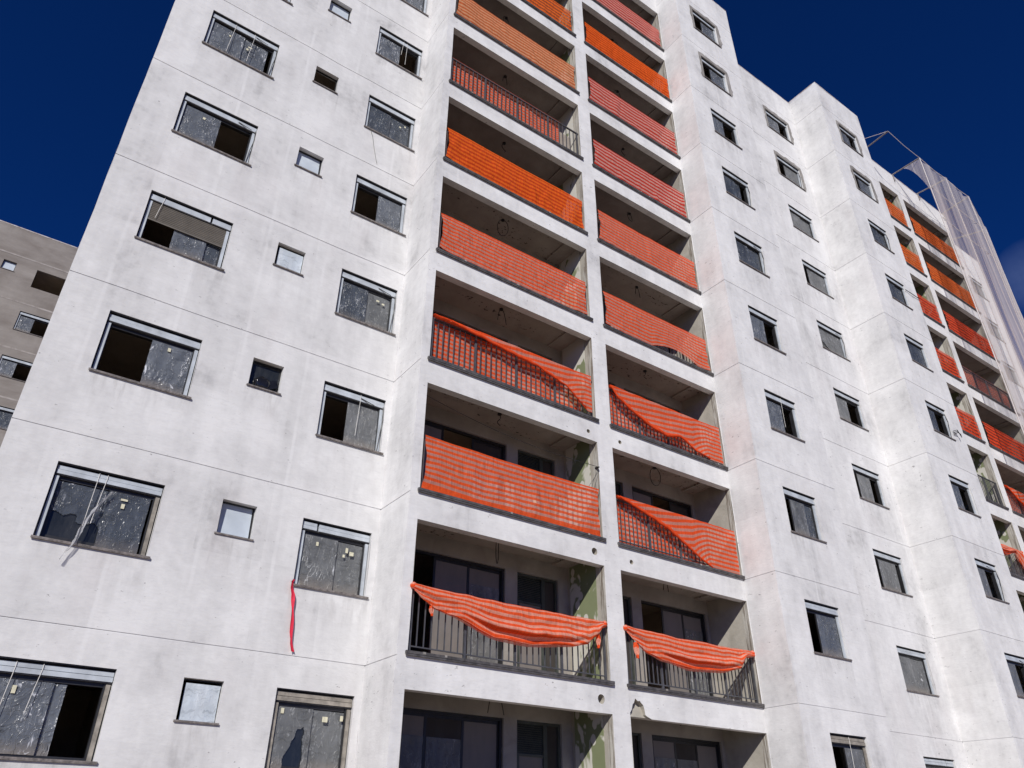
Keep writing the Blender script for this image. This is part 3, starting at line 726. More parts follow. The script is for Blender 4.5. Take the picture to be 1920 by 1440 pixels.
# ------------------------------------------------------------------ balconies
def railing(k, r, parent):
    z = k * H + BZ0; x0, x1 = r; y = YB + .075; top = z + 1.04
    mb = MB()
    mb.box(x0 + .03, x1 - .03, y - .012, y + .012, z + .085, z + .105)
    n_ = int(round((x1 - x0) / 1.06)); posts = [x0 + .055 + i * (x1 - x0 - .11) / n_ for i in range(n_ + 1)]
    for a, b in zip(posts[:-1], posts[1:]):
        m = 7
        for i in range(1, m + 1):
            xx = a + (b - a) * i / (m + 1); mb.box(xx - .009, xx + .009, y - .009, y + .009, z + .105, top - .03)
    root = mb.build('railing', M['rail'], parent)
    tr = MB(); tr.box(x0 + .002, x1 - .002, y - .022, y + .022, top - .03, top); tr.build('top_rail', M['rail'], root)
    for p in posts:
        q = MB(); q.box(p - .021, p + .021, y - .020, y + .020, z, top - .0301); q.build('post', M['rail'], root)

def bsill(k, r, parent):
    z = k * H + BZ0; x0, x1 = r; s = MB()
    s.box(x0 - .045, x1 + (.055 if x1 != B2[1] else .01), YB - .055, YB + .17, z - .045, z)
    s.box(x0 - .045, x1 + (.055 if x1 != B2[1] else .01), YB - .048, YB - .020, z - .075, z - .045)
    # a few dribbles of mortar on the edge
    rnd = random.Random(int(k * 13 + x0 * 7))
    for _ in range(2):
        xx = rnd.uniform(x0 + .1, x1 - .3); s.box(xx, xx + rnd.uniform(.02, .07), YB - .057, YB - .02, z - .03, z + .005, 1)
    s.build('balcony_sill', [M['bsill'], M['mortar']], parent)

YW = .06                                        # back wall of the balconies
def recess(k, r, right_kind, doors, parent, dirty):
    """floor, ceiling, side and back walls of one balcony, back wall cut for its doors"""
    z0, z1 = k * H + .02, k * H + 2.585; x0, x1 = r; ya = YB + RD
    mb = MB(); e = .003
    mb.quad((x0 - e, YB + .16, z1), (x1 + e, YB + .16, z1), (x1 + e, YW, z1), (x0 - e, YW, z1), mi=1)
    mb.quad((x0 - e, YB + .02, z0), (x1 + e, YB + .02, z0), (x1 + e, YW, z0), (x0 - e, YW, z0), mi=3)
    mb.quad((x0 - e, YB + .1, z0), (x0 - e, YW, z0), (x0 - e, YW, z1), (x0 - e, YB + .1, z1), mi=2)
    mb.quad((x1 + e, YB + .1, z0), (x1 + e, YW, z0), (x1 + e, YW, z1), (x1 + e, YB + .1, z1), mi=2)
    # inner face of the lintel
    mb.quad((x0 - e, YB + RD, k * H + BZ1 - .002), (x1 + e, YB + RD, k * H + BZ1 - .002), (x1 + e, YB + RD, z1), (x0 - e, YB + RD, z1), mi=1)
    # shallow beam along the right end of the ceiling
    mb.box(x1 - .42, x1, YB + RD + .002, YW - .001, z1 - .045, z1 - .001, 1)
    wall(mb, (x0 - e, YW, 0), (1, 0, 0), (0, -1, 0), x1 - x0 + 2 * e, z0, z1, [(a - x0 + e, b - x0 + e, k * H + c, k * H + d) for a, b, c, d, _ in doors], (), .14)
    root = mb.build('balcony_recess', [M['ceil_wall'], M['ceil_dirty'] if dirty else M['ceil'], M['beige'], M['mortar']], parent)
    if right_kind == 'board':
        b = MB(); b.box(x1 - .012, x1 + .002, YB + .27, YW - .09, z0 + .05, z1 - .03)
        b.build('plasterboard', M['board'], root)
        b = MB()
        b.grid(lambda u, v: (x1 - .007 - .002 * u, YB + .16 + .015 * nz(v * 14, k) + .09 * u, z0 + .02 + (z1 - z0 - .05) * v), 2, 30); b.build('joint_filler', M['beige'], root)
    for a, b, c, d, kind in doors:
        za, zb = k * H + c, k * H + d; yy = YW + .05
        f = MB(); e2 = .05
        f.box(a, a + e2, yy, yy + .07, za, zb - .001); f.box(b - e2, b, yy, yy + .07, za, zb - .001); f.box(a + e2, b - e2, yy, yy + .07, zb - e2, zb - .001)
        if kind == 'slide':
            rt = f.build('sliding_door', M['dark'], parent)
            n_ = 3
            for i in range(n_):
                if i == (k % 3 if k > 0 else 0) and k >= 0: continue
                p0, p1 = a + e2 + (b - a - 2 * e2) * i / n_ - .02, a + e2 + (b - a - 2 * e2) * (i + 1) / n_ + .02
                y2 = yy + .006 + .022 * (i % 3)
                q = MB(); q.box(p0, p0 + .05, y2, y2 + .02, za, zb - e2); q.box(p1 - .05, p1, y2, y2 + .02, za, zb - e2); q.box(p0 + .05, p1 - .05, y2, y2 + .02, zb - e2 - .06, zb - e2)
                q.build('leaf_frame', M['dark'], rt)
                gq = MB(); gq.quad((p0 + .05, y2 + .01, za), (p1 - .05, y2 + .01, za), (p1 - .05, y2 + .01, zb - e2 - .06), (p0 + .05, y2 + .01, zb - e2 - .06))
                gq.build('door_pane', M['dglass' if (i + k) % 3 == 0 else 'dpane'], rt)
                if (i + k) % 3 != 1:
                    film_sheet(p0 + .06, p1 - .06, y2 - .002, za + .1, zb - .42, k + i * 3.1, None, .012).build('film', M['film2'], rt, smooth=True)
        else:
            rt = f.build('service_door', M['louvre'], parent)
            q = MB(); m_ = a + (b - a) * .62; lz = zb - .56
            q.box(m_, m_ + .09, yy + .005, yy + .055, za, zb - e2); q.box(a + e2, m_, yy + .012, yy + .05, lz - .04, lz); q.box(a + e2, a + e2 + .05, yy + .012, yy + .05, za, lz - .04)
            n_ = 14
            for i in range(n_):
                p = lz + i * (zb - e2 - lz) / n_; q.add([(a + e2, yy + .030, p), (m_, yy + .030, p), (m_, yy + .045, p + .036), (a + e2, yy + .045, p + .036)], [(0, 1, 2, 3)])
            q.build('louvre_leaf', M['louvre'], rt)
            q = MB(); q.quad((a + e2 + .05, yy + .04, za), (m_, yy + .04, za), (m_, yy + .04, lz - .04), (a + e2 + .05, yy + .04, lz - .04)); q.build('door_pane', M['dpane'], rt)
            q = MB(); q.quad((m_ + .09, yy + .05, za), (b - e2, yy + .05, za), (b - e2, yy + .05, zb - e2), (m_ + .09, yy + .05, zb - e2)); q.build('side_pane', M['dglass'], rt)
            t = MB(); t.box(a + .47, a + .56, yy + .014, yy + .017, za + 1.02, za + 1.16); t.build('paper_tag', M['tape'], rt)
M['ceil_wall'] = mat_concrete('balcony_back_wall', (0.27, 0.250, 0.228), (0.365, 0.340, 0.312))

DZ = 2.24
for k in ks:
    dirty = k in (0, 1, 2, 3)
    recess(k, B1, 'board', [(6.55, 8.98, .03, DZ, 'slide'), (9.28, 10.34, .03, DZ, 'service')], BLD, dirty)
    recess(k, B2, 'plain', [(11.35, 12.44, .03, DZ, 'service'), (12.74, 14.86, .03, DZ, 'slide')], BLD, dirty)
    recess(k, F1, 'board', [(MX - 14.86, MX - 12.74, .03, DZ, 'slide'), (MX - 12.44, MX - 11.35, .03, DZ, 'service')], BLD, dirty)
    recess(k, F2, 'plain', [(MX - 10.34, MX - 9.28, .03, DZ, 'service'), (MX - 8.98, MX - 6.55, .03, DZ, 'slide')], BLD, dirty)
    for r in (B1, B2, F1, F2):
        railing(k, r, BLD); bsill(k, r, BLD)
    # the light cable left hanging from each ceiling
    for i, (r, fx) in enumerate(((B1, .49), (B2, .50), (F2, .35))):
        rnd = random.Random(k * 5 + i)
        x = r[0] + (r[1] - r[0]) * fx; y = YB + .62; z = k * H + 2.585
        mb = MB(); mb.tube([(x, y, z), (x, y, z - .03)], .045, 10)
        L = rnd.uniform(.20, .50); s = rnd.choice((-1, 1)); wd = rnd.uniform(.06, .20); kind = (k * 2 + i) % 3
        if kind == 0:                           # a closed loop
            mb.tube([(x + s * wd * math.sin(j / 14 * 2 * math.pi), y + .05 * math.sin(j / 14 * 2 * math.pi), z - L * .55 * (1 - math.cos(j / 14 * 2 * math.pi))) for j in range(15)], .008, 5)
        elif kind == 1:                         # two bent tails
            for q in (s, -s * .7): mb.tube([(x, y, z)] + [(x + q * wd * 1.3 * (j / 6) ** .7, y + .03 * q * j / 6, z - L * (j / 6) ** 1.6) for j in range(1, 7)], .008, 5)
        else:                                   # one curled tail
            mb.tube([(x + s * .05 * math.sin(j * .8), y + .04 * math.sin(j * .5), z - L * .8 * j / 8) for j in range(9)], .009, 5)
        mb.build('ceiling_cable', M['wire'], BLD)

# ------------------------------------------------------------------ safety cloths on the balconies
def cloth(pts_fn, nu, nv, L, h, mat, label, flip=None, sub=1):
    mb = MB(); mb.grid(pts_fn, nu, nv, uvf=lambda u, v: (u * L, v * h))
    o = mb.build('safety_cloth', M[mat], None, smooth=True)
    tag(o, label, 'safety cloth', 'striped safety cloths tied to the balcony railings'); return o

def full(k, r, mat, label, seed, y=YB - .015, top=1.07, bot=.02, gl=0.02, gr=.10, lift=None, amp=.036):
    x0, x1 = r[0] + gl, r[1] - gr; L = x1 - x0; zb = k * H + BZ0
    def fn(u, v):
        x = x0 + L * u
        e = min(u, 1 - u) * L
        gather = math.exp(-e / .22)
        zt = zb + top + .012 * nz(x * 1.7, seed) - .03 * math.sin(u * math.pi) * .6
        zl = zb + bot + .015 * nz(x * 2.3, seed + 4) + (lift(u) if lift else 0) + .04 * gather
        z = zt + (zl - zt) * v
        rip = amp * (nz(x * 2.2 + seed, v * 1.4, seed) + .55 * nz(x * 6 + seed, v * 2.5, 1.7)) * min(1, .25 + v * 1.8)
        dz = .035 * nz(x * 1.1 + seed, v * 1.2, 7) * math.sin(v * math.pi)
        fold = gather * .03 * math.sin(v * 16 + seed)
        xs = x + (gather * .05 * math.sin(v * math.pi) * (1 if u < .5 else -1))
        bow = .03 * math.sin(v * math.pi)
        return (xs, y - .010 - abs(rip) * .8 + rip * .3 - fold * .5 - bow * .3, z + dz)
    return cloth(fn, 90, 22, L, top - bot, mat, label)

def inside(k, r, mat, label, seed, x_end=None):
    """hung behind the bars, its top edge pulled over the rail"""
    x0, x1 = r[0] + .03, (x_end or r[1] - .12); L = x1 - x0; zb = k * H + BZ0
    def fn(u, v):
        x = x0 + L * u
        lift = .06 + .03 * nz(x * 1.1, seed)
        if v < .12:
            t = v / .12; return (x, YB + .045 + .085 * t, zb + 1.045 + lift * math.sin(t * math.pi) * .8 - .005 * t)
        t = (v - .12) / .88
        rip = .035 * nz(x * 2.0 + seed, t * 1.4, seed)
        return (x + .02 * nz(t * 3, x), YB + .135 + rip + .02, zb + 1.04 - (1.0 - (.25 * max(0, u - .78) / .22)) * t)
    return cloth(fn, 80, 20, L, 1.08, mat, label)

def twist(k, r, mat, label, seed, diag, dl=.0):
    """left part tucked behind the bars, the rest pulled over the rail and hanging outside below a slanting edge"""
    x0, x1 = r[0] + .03, r[1] - .12; L = x1 - x0; zb = k * H + BZ0
    mb = MB()
    d0, d1, low = diag[0][0], diag[-1][0], diag[-1][1]      # lower edge of the part outside, as (x, height) points
    def fin(u, v):                              # inner part
        x = x0 + (d1 - x0) * u; t = v
        rip = .03 * nz(x * 2 + seed, t * 1.3, seed)
        return (x, YB + .135 + rip, zb + 1.02 - .98 * t)
    def edge(x):                                # lower edge of the part outside
        if x <= d0: return 1.03
        for (a, za), (b, zb_) in zip(diag[:-1], diag[1:]):
            if a <= x <= b: return za + (zb_ - za) * (x - a) / (b - a) + .02 * nz(x * 5, seed)
        return low + .02 * nz(x * 3, seed)
    def fout(u, v):
        x = x0 + L * u; zt = 1.075 + .012 * nz(x * 1.8, seed); zl = min(edge(x), zt - .05)
        z = zt + (zl - zt) * v
        roll = math.exp(-((1 - v) / .12) ** 2) * (.05 if d0 < x < d1 else .0)
        rip = .025 * nz(x * 2.4 + seed, z * 1.8, seed)
        crest = .03 * math.sin(v * 9 + x * 3) * (1 if x < d1 else .25) * v
        return (x, YB - .025 - roll - abs(rip) - crest * .5, zb + z)
    mb.grid(fin, 50, 16, uvf=lambda u, v: (u * (d1 - x0), v * 1.0))
    # stripes of the part outside follow the slanting pull
    sl = (1.03 - low) / (d1 - d0)
    def uvo(u, v):
        x = x0 + L * u; zt = 1.075; zl = min(edge(x), zt - .05); z = zt + (zl - zt) * v
        w_ = max(0.0, min(1.0, (d1 - x) / .5))
        return (x, (zt - z) * (1 - .25 * w_) - sl * .55 * max(0, d1 - x) * w_ * .6 + .3)
    mb.grid(fout, 90, 16, uvf=uvo)
    # the hem rolls up along the pulled edge
    def roll(u, v):
        x = d0 + (d1 - d0) * u; a = v * 2 * math.pi; r = .030 * (.35 + .65 * math.sin(min(1, u * 1.2) * math.pi * .8 + .3)) * (1 + .4 * nz(x * 4, seed))
        return (x, YB - .060 - .02 * math.sin(u * math.pi) + r * math.cos(a), zb + edge(x) + .01 + r * 1.5 * math.sin(a))
    mb.grid(roll, 60, 8, uvf=lambda u, v: (u * 2, .01 + .02 * v))
    # over the rail
    mb.grid(lambda u, v: (x0 + L * u, YB - .025 + .155 * v, zb + 1.072 + .03 * math.sin(v * math.pi)), 60, 4, uvf=lambda u, v: (u * L, .03 * v))
    o = mb.build('safety_cloth', M[mat], None, smooth=True)
    return tag(o, label, 'safety cloth', 'striped safety cloths tied to the balcony railings')

def swag(k, r, mat, label, seed, prof, tails):
    """gathered and knotted at both ends, sagging in the middle"""
    x0, x1 = r[0] + .0, r[1] - .09; L = x1 - x0; zb = k * H + BZ0
    def low(x):
        for (a, za), (b, zb_) in zip(prof[:-1], prof[1:]):
            if a <= x <= b:
                f = (x - a) / (b - a); f = f * f * (3 - 2 * f) * .6 + f * .4; return za + (zb_ - za) * f
        return prof[-1][1]
    mb = MB()
    def fn(u, v):
        x = x0 + L * u; zt = 1.085 + .02 * nz(x * 1.4, seed) - .03 * math.sin(u * math.pi)
        zl = min(low(x) - BZ0, zt - .07)
        d = zt - zl
        z = zt - d * v
        pin = math.exp(-min(u, 1 - u) * L / .35)
        # sagging folds: ridges that run along the swag and die out at the middle top
        fold = (.065 * math.sin(v * 7.5 + .8 * nz(x * 1.2, 2) + u * 2) + .02 * math.sin(v * 17 + u * 5 + nz(x * 2, 5) * 2)) * (v * .8 + .2) * (1 - .3 * pin)
        mid = math.sin(min(1, max(0, (u - .12) / .80)) * math.pi)
        vc = .60 + .12 * math.sin(u * 3.0 - .4)
        belly = .09 * math.sin(v * math.pi * .9) + mid * (.085 * math.exp(-((v - vc) / .13) ** 2) - (.075 * math.exp(-((v - vc - .15) / .05) ** 2)))
        return (x, YB - .035 - belly * (1 - pin * .6) - fold * .7 - .02 * nz(x * 3 + seed, v * 2), zb + z + .012 * nz(x * 4, v * 3, seed))
    mb.grid(fn, 110, 46, uvf=lambda u, v: (u * L, 0.03 + v * .66 * (.45 + .55 * min(1, 4 * min(u + .02, 1.02 - u)))))
    # lower fold doubled back behind the front one
    def fb(u, v):
        x = x0 + .25 + (L - .6) * u; zl = low(x) - BZ0
        return (x, YB - .03 + .03 * nz(x * 2, v * 3, seed), zb + zl + .22 * math.sin(u * math.pi) * (1 - v) + .012 - .05 * v * math.sin(u * math.pi))
    mb.grid(fb, 60, 8, uvf=lambda u, v: (u * L, .5 + v * .22))
    for tx, tz, ln, wd, sg in tails:
        mb.grid(lambda u, v: (tx + sg * .05 * v + (u - .5) * wd * (.75 - .45 * v + .15 * nz(v * 5, tx)), YB - .06 + .035 * math.sin(u * 9 + v * 4) , zb + tz - ln * v - .04 * abs(u - .5)), 8, 10, uvf=lambda u, v: (u * .15, .31 + v * .12))
    for ex in (x0 + .01, x1):
        rnd = random.Random(int(seed * 10 + ex)); kn = []
        mb.grid(lambda u, v: (ex + .055 * math.cos(u * 2 * math.pi) * math.sin(v * math.pi) + .015 * nz(u * 5, v * 5, ex), YB - .02 + .05 * math.sin(u * 2 * math.pi) * math.sin(v * math.pi), zb + 1.05 + .06 * math.cos(v * math.pi)), 12, 8, uvf=lambda u, v: (u * .2, .2 + v * .2))
    o = mb.build('safety_cloth', M[mat], None, smooth=True)
    return tag(o, label, 'safety cloth', 'striped safety cloths tied to the balcony railings')

swag(0, B1, 'net_swag', 'red and pink striped cloth sagging like a hammock on the lowest wide balcony', 1.0,
     [(6.25, 1.05), (6.50, .90), (6.70, .80), (7.0, .75), (7.92, .50), (8.6, .48), (9.6, .58), (9.98, .66), (10.24, .84), (10.42, 1.03), (10.52, 1.06)],
     [(6.62, .78, .18, .10, .3), (10.30, .82, .26, .12, -.6)])
swag(0, B2, 'net_swag', 'bunched striped cloth sagging on the lowest cloth-hung balcony beside the projecting window wing', 5.0,
     [(11.05, 1.03), (11.2, .92), (11.6, .70), (12.0, .62), (12.8, .55), (13.7, .60), (14.3, .72), (14.6, 1.0), (14.9, 1.05)],
     [(11.27, .80, .30, .16, .2)])
full(1, B1, 'net_hem', 'taut striped red cloth with a solid orange bottom hem, below a clothesline', 2.2, bot=-.03, gr=.06)
twist(2, B1, 'net_red', 'twisted striped cloth mostly behind the bars, its outside tip at the right end', 3.3, [(6.7, 1.03), (7.87, .87), (8.94, .75), (9.72, .53), (10.28, .13)])
full(3, B1, 'net_red', 'rippled red and pink striped cloth covering the wide balcony right under the vivid orange one', 4.1)
full(4, B1, 'net_vivid', 'vivid orange cloth covering a wide balcony just under a see-through barred railing', 5.2, gr=.07)
inside(5, B1, 'net_red', 'red cloth hung wholly behind the bars, a pale board at its right end', 6.4, x_end=9.95)
full(6, B1, 'net_peach', 'faded peach orange cloth covering a wide balcony near the top edge', 7.7, gr=.08)
full(7, B1, 'net_orange', 'orange cloth cut by the top edge of the photo, above the faded peach one', 8.8)
twist(1, B2, 'net_red', 'striped red cloth pulled over the rail along one long diagonal, above the lowest sagging cloth', 9.1, [(11.12, 1.03), (11.76, .86), (12.53, .62), (13.10, .33), (13.55, .10), (13.86, .0)])
full_lift = lambda u: .22 * max(0, math.sin((u - .18) * 1.45 * math.pi)) if .18 < u < .86 else 0
twist(2, B2, 'net_red', 'striped red cloth with a scalloped raised lower edge, second above the lowest sagging cloth', 10.6, [(11.08, 1.03), (11.23, .83), (11.67, .58), (12.33, .31), (12.81, .23), (13.30, .36), (13.81, .12), (14.3, .05)])
full(3, B2, 'net_red', 'striped red cloth lifted along its lower edge so bar ends show at its right', 11.3, lift=lambda u: .20 * max(0, math.sin((u - .42) / .46 * math.pi)) if .42 < u < .88 else 0)
full(4, B2, 'net_red', 'flat red and pink striped cloth, fifth from the bottom in the narrower balcony column', 12.8)
full(5, B2, 'net_pink', 'dull red striped cloth, third below the vivid orange one of the narrower column', 13.2)
B2_2 = full(6, B2, 'net_pink', 'dull red striped cloth directly under the vivid orange one of the narrower column', 14.9)
full(7, B2, 'net_vivid', 'vivid orange cloth near the top of the narrower balcony column', 15.1, gr=.05)
full(8, B2, 'net_pink', 'dull red striped cloth above the vivid orange one at the top photo edge', 16.5)

NF1 = {8: ('net_orange', 'topmost orange cloth of the far narrow balcony slots'), 7: ('net_orange', 'orange cloth second from the top in the far narrow balcony slots'),
       6: ('net_far', 'red cloth third from the top in the far narrow balcony slots'), 5: ('net_far', 'red cloth fourth from the top in the far narrow balcony slots'),
       4: ('net_far', 'lowest taut red cloth in the far narrow balcony slots')}
for k, (m, l) in NF1.items(): full(k, F1, m, l, k * 1.9 + 20)
swag(2, F1, 'net_swag', 'crumpled red cloth hanging loose in the lowest visible far balcony slot', 31.0,
     [(F1[0], 1.0), (28.6, .7), (29.6, .75), (30.3, .95), (30.6, .62), (30.95, .10), (F1[1], .25)], [])
NF2 = {8: ('net_orange', 'topmost orange cloth of the far wide balconies beside the hanging debris netting'), 7: ('net_orange', 'orange cloth second from the top of the far wide balconies'),
       6: ('net_far', 'red cloth third from the top of the far wide balconies'), 4: ('net_far', 'taut red cloth of the far wide balconies, one below a barred one')}
for k, (m, l) in NF2.items(): full(k, F2, m, l, k * 2.3 + 40)
inside(5, F2, 'net_red', 'dark red cloth hung behind the bars of a far wide balcony', 41.0)
twist(3, F2, 'net_red', 'red cloth slanting over the rail of a far wide balcony at the right photo edge', 42.0, [(31.7, 1.03), (32.4, .60), (33.6, .05)])

# ------------------------------------------------------------------ loose things on the facade
mb = MB(); mb.box(9.98, 10.42, YB + .20, YB + .22, 5 * H + BZ0, 5 * H + .95); tag(mb.build('board', M['wood']), 'pale brown board standing behind the bars beside the inside red cloth', 'board')

mb = MB()                                       # red ribbon
pl = [(4.615, 1.20), (4.595, 1.16), (4.60, 1.05), (4.64, .95), (4.665, .72), (4.69, .55), (4.70, .35), (4.73, .18), (4.775, .06)]
for i, (x, z) in enumerate(pl): pass
def rib(u, v):
    t = v * (len(pl) - 1); i = min(int(t), len(pl) - 2); f = t - i
    x = pl[i][0] + (pl[i + 1][0] - pl[i][0]) * f; z = pl[i][1] + (pl[i + 1][1] - pl[i][1]) * f
    wd = .034 * (.45 + .55 * abs(math.cos(z * 6.5))) + .006
    return (x + (u - .5) * wd * 1.5, -.056 + .018 * nz(z * 4, u * 2) + .022 * (u - .5) * math.sin(z * 13) + .010 * math.sin(u * 3.1), z)
mb.grid(rib, 4, 40)
mb.grid(lambda u, v: (4.59 + .03 * u, -.062 + .11 * v, 1.155 + .02 * math.sin(v * 3.1)), 4, 6)
tag(mb.build('ribbon', M['red'], None, True), 'crimson red ribbon hanging down the white wall from a window sill corner', 'ribbon')

mb = MB()                                       # torn strip of plastic film
sp = [(1.60, 2.02), (1.50, 1.86), (1.44, 1.70), (1.37, 1.55), (1.335, 1.40), (1.32, 1.28), (1.285, 1.12), (1.22, .98), (1.17, .84)]
def strip(u, v):
    t = v * (len(sp) - 1); i = min(int(t), len(sp) - 2); f = t - i
    x = sp[i][0] + (sp[i + 1][0] - sp[i][0]) * f; z = sp[i][1] + (sp[i + 1][1] - sp[i][1]) * f
    wd = .018 + .055 * math.sin(min(1, v * 1.05) * math.pi) * (.75 + .9 * nz(z * 11, 1))
    return (x + (u - .5) * wd, (.03 if z > 1.2 else -.075) + .02 * math.sin(u * 7 + z * 12) - (.06 * max(0, 1 - abs(z - 1.2) / .1) if z > 1.2 else 0), z + .045 * nz(u * 3, z * 9))
mb.grid(strip, 6, 40)
tag(mb.build('plastic_strip', M['film_strip'], None, True), 'torn clear plastic strip trailing over the sill of a wide left window', 'plastic strip')

mb = MB()                                       # black bag in the little window
def bagf(u, v):
    a = u * 2 * math.pi; r = math.sin(v * math.pi)
    return (3.50 + .15 * r * math.cos(a) * (1 + .35 * nz(math.cos(a) * 2, math.sin(a) * 2, v * 4)), .085 + .05 * r * math.sin(a), 1 * H + SZ0 + .03 + .13 + .13 * -math.cos(v * math.pi) * (1 + .3 * nz(a * 1.2, 3)))
mb.grid(bagf, 26, 14)
mb.add([(3.32, .08, H + SZ0 + .16), (3.74, .07, H + SZ0 + .30), (3.79, .065, H + SZ0 + .16), (3.60, .06, H + SZ0 + .04)], [(0, 1, 2, 3)])
tag(mb.build('plastic_bag', M['bag'], None, True), 'crumpled black plastic bag stuffed in a little square window', 'bag')

mb = MB(); cl = [(6.275, YB + .35, H + 2.28)]
for i in range(1, 13):
    t = i / 12; cl.append((6.275 + 4.27 * t, YB + .35 - .42 * t, H + 2.28 - .62 * t - .16 * math.sin(t * math.pi)))
mb.tube(cl, .006, 5); mb.tube([cl[-1], (10.598, YB + .1, H + 1.72)], .018, 6); mb.tube([cl[-1], (10.45, YB + .02, H + 1.35), (10.40, YB + .05, H + 1.15)], .006, 5)
tag(mb.build('clothesline', M['wire']), 'slack dark line strung across a balcony above the hemmed cloth', 'line')
mb = MB(); mb.tube([(4.78, -.02, 4 * H + 1.13), (4.86, -.03, 4 * H + .9), (4.93, -.02, 4 * H + .6), (5.03, -.02, 4 * H + .22), (5.06, -.025, 4 * H + .12)], .006, 5)
tag(mb.build('hanging_wire', M['wire']), 'thin dark wire dangling down the white wall below a left wing window', 'wire')
mb = MB()
for i in range(3): mb.tube([(26.40, YC - .03, 3 * H + 1.36 + .06 * i), (26.58, YC - .10, 3 * H + 1.46 + .05 * i), (26.72, YC - .12, 3 * H + 1.42 - .06 * i)], .014, 5)
mb.tube([(26.30, YC - .03, 5 * H + 2.05), (26.7, YC - .06, 5 * H + 2.0), (27.24, YC - .04, 5 * H + 2.02)], .014, 5)
tag(mb.build('cable_ends', M['wire']), 'stiff black cable ends sticking out beside far wing windows', 'cable')

# ------------------------------------------------------------------ debris netting at the far end
NET = empty('debris_net'); tag(NET, 'pale see-through debris netting on roof poles hanging down the far right end', 'debris netting')
tips = [(28.85, -2.50, 26.35), (31.42, -2.52, 26.2), (33.85, -2.53, 26.25), (36.15, -2.50, 26.4), (39.1, -1.85, 26.2)]
bases = [(28.85, -1.0, 26.25), (31.36, -1.0, 26.2), (33.62, -1.0, 26.24), (36.15, -1.0, 26.3), (39.1, .1, 26.8)]
for a, b in zip(bases, tips):
    q = MB(); q.tube([(a[0], a[1] + .5, a[2]), a, b], .035, 8); q.tube([(a[0], YB - .02, a[2] - .02), (a[0] + .02, YB - .03, a[2] - .45)], .03, 6) if a[1] < 0 else None
    q.build('pole', M['pole'], NET)
q = MB(); q.tube([tips[0], (30.1, -2.51, 26.18), tips[1]], .012, 5); q.tube([tips[0], (28.3, -1.6, 26.3), (27.6, -1.1, 26.4)], .012, 5)
for a, b in zip(tips[1:-1], tips[2:]):
    q.tube([a, ((a[0] + b[0]) / 2, (a[1] + b[1]) / 2, (a[2] + b[2]) / 2 - .12), b], .016, 5)
for a in tips[1:]:
    q.tube([a, (a[0], a[1] + .02, 18.0), (a[0], a[1] + .03, 8.0)], .022, 5)
for z in (24.4, 22.4): q.tube([(31.42, -2.5, z), (33.85, -2.5, z - .1), (36.15, -2.48, z)], .014, 5)
q.build('rope', M['rope'], NET)
ZB = 6.0
def curtain(a, b, nfold, seed):
    def fn(u, v):
        x = a[0] + (b[0] - a[0]) * u; y = a[1] + (b[1] - a[1]) * u
        zt = a[2] + (b[2] - a[2]) * u - .25 * math.sin(u * math.pi)
        fl = .10 * math.sin(u * nfold * 2 * math.pi + .6 * nz(v * 2, seed)) * (.3 + .7 * v) + .10 * nz(u * 3, v * 3, seed)
        return (x, y + fl, zt + (ZB - zt) * v)
    L = math.hypot(b[0] - a[0], b[1] - a[1])
    return fn, L
for i in range(1, 4):
    fn, L = curtain(tips[i], tips[i + 1], 3, i * 3.3)
    q = MB(); q.grid(fn, 40, 24, uvf=lambda u, v, L=L, i=i: (u * L + i * 2.7, v * 20)); q.build('net_panel', M['debris'], NET, True)
# the first bay's side panel, scooped at its free edge, and the canopies between the poles
q = MB()
def side(u, v):
    a, b = Vector(bases[1]), Vector(tips[1]); top = a.lerp(b, .35 + .65 * u)
    d = 2.3 * (u ** 2.2)
    return tuple(top - Vector((0, 0, d * v + .001)))
q.grid(side, 16, 8, uvf=lambda u, v: (u * 1.0 + 7, v * 2)); q.build('net_panel', M['debris'], NET, True)

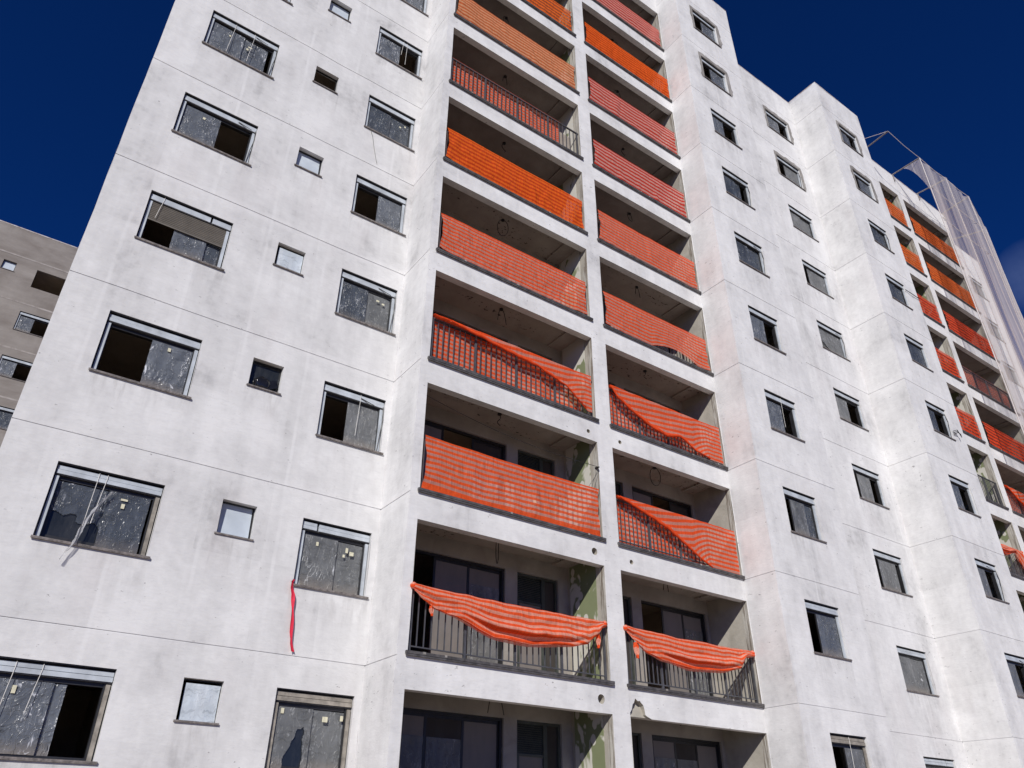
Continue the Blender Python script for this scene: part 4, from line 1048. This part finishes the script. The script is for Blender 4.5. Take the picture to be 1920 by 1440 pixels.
# ------------------------------------------------------------------ the block behind on the left
NB = empty('apartment_building'); tag(NB, 'bare grey-brown rendered apartment block standing behind at the left edge', 'building')
YN = 30.0; NZ = 0.0
nw1 = (-2.08, -.54); nsm = (-3.70, -3.07); nw3 = (-6.4, -5.08)
hn = [wh(nw1, k, x0=-14) for k in ks] + [wh(nsm, k, SZ0, -14) for k in ks] + [wh(nw3, k, x0=-14) for k in ks]
mb = MB(); wall(mb, (-14, YN, 0), (1, 0, 0), (0, -1, 0), 14.3, GROUND, 27.0, hn, ()); mb.build('wall', M['grey'], NB)
mb = MB(); mb.quad((.3, YN, GROUND), (.3, YN + 11, GROUND), (.3, YN + 11, 27), (.3, YN, 27)); mb.quad((-14, YN, GROUND), (-14, YN, 27), (-14, YN + 11, 27), (-14, YN + 11, GROUND)); mb.quad((-14, YN + 11, GROUND), (-14, YN + 11, 27), (.3, YN + 11, 27), (.3, YN + 11, GROUND))
mb.build('wall', M['grey'], NB)
mb = MB(); mb.box(-14, .3, YN + .02, YN + 10.9, 26.4, 26.6); mb.build('roof', M['mortar'], NB)
mb = MB(); mb.box(-14.02, .32, YN - .012, YN + .16, 27.0, 27.05); mb.build('parapet', M['coping'], NB)
for k in range(0, 10):
    mb = MB(); mb.box(-14, .3, YN - .008, YN - .0005, k * H - .045 , k * H + .045); mb.build('mortar_band', M['band'], NB)
mb = MB()
for k in range(-1, 10): mb.box(-13.9, .2, YN + .2, YN + 5, k * H - .16, k * H)
mb.quad((-13.9, YN + 5, GROUND), (.2, YN + 5, GROUND), (.2, YN + 5, 26.4), (-13.9, YN + 5, 26.4))
for x in (-2.6, -4.4, .15): mb.box(x - .06, x + .06, YN + .19, YN + 4.9, GROUND, 26.3)
mb.build('interior_floors', M['room'], NB)
for k in range(2, 8): W(nw1, k, YN, [(0, .5, 0, F)] if k != 5 else both(F3, F3), parent=NB)
for k in range(2, 8): W(nw3, k, YN, both(), parent=NB)
for k in range(3, 9): small_window(NB, nsm[0], nsm[1], k * H + SZ0, k * H + WZ1, YN, 'white' if k == 8 else 'dark', k)
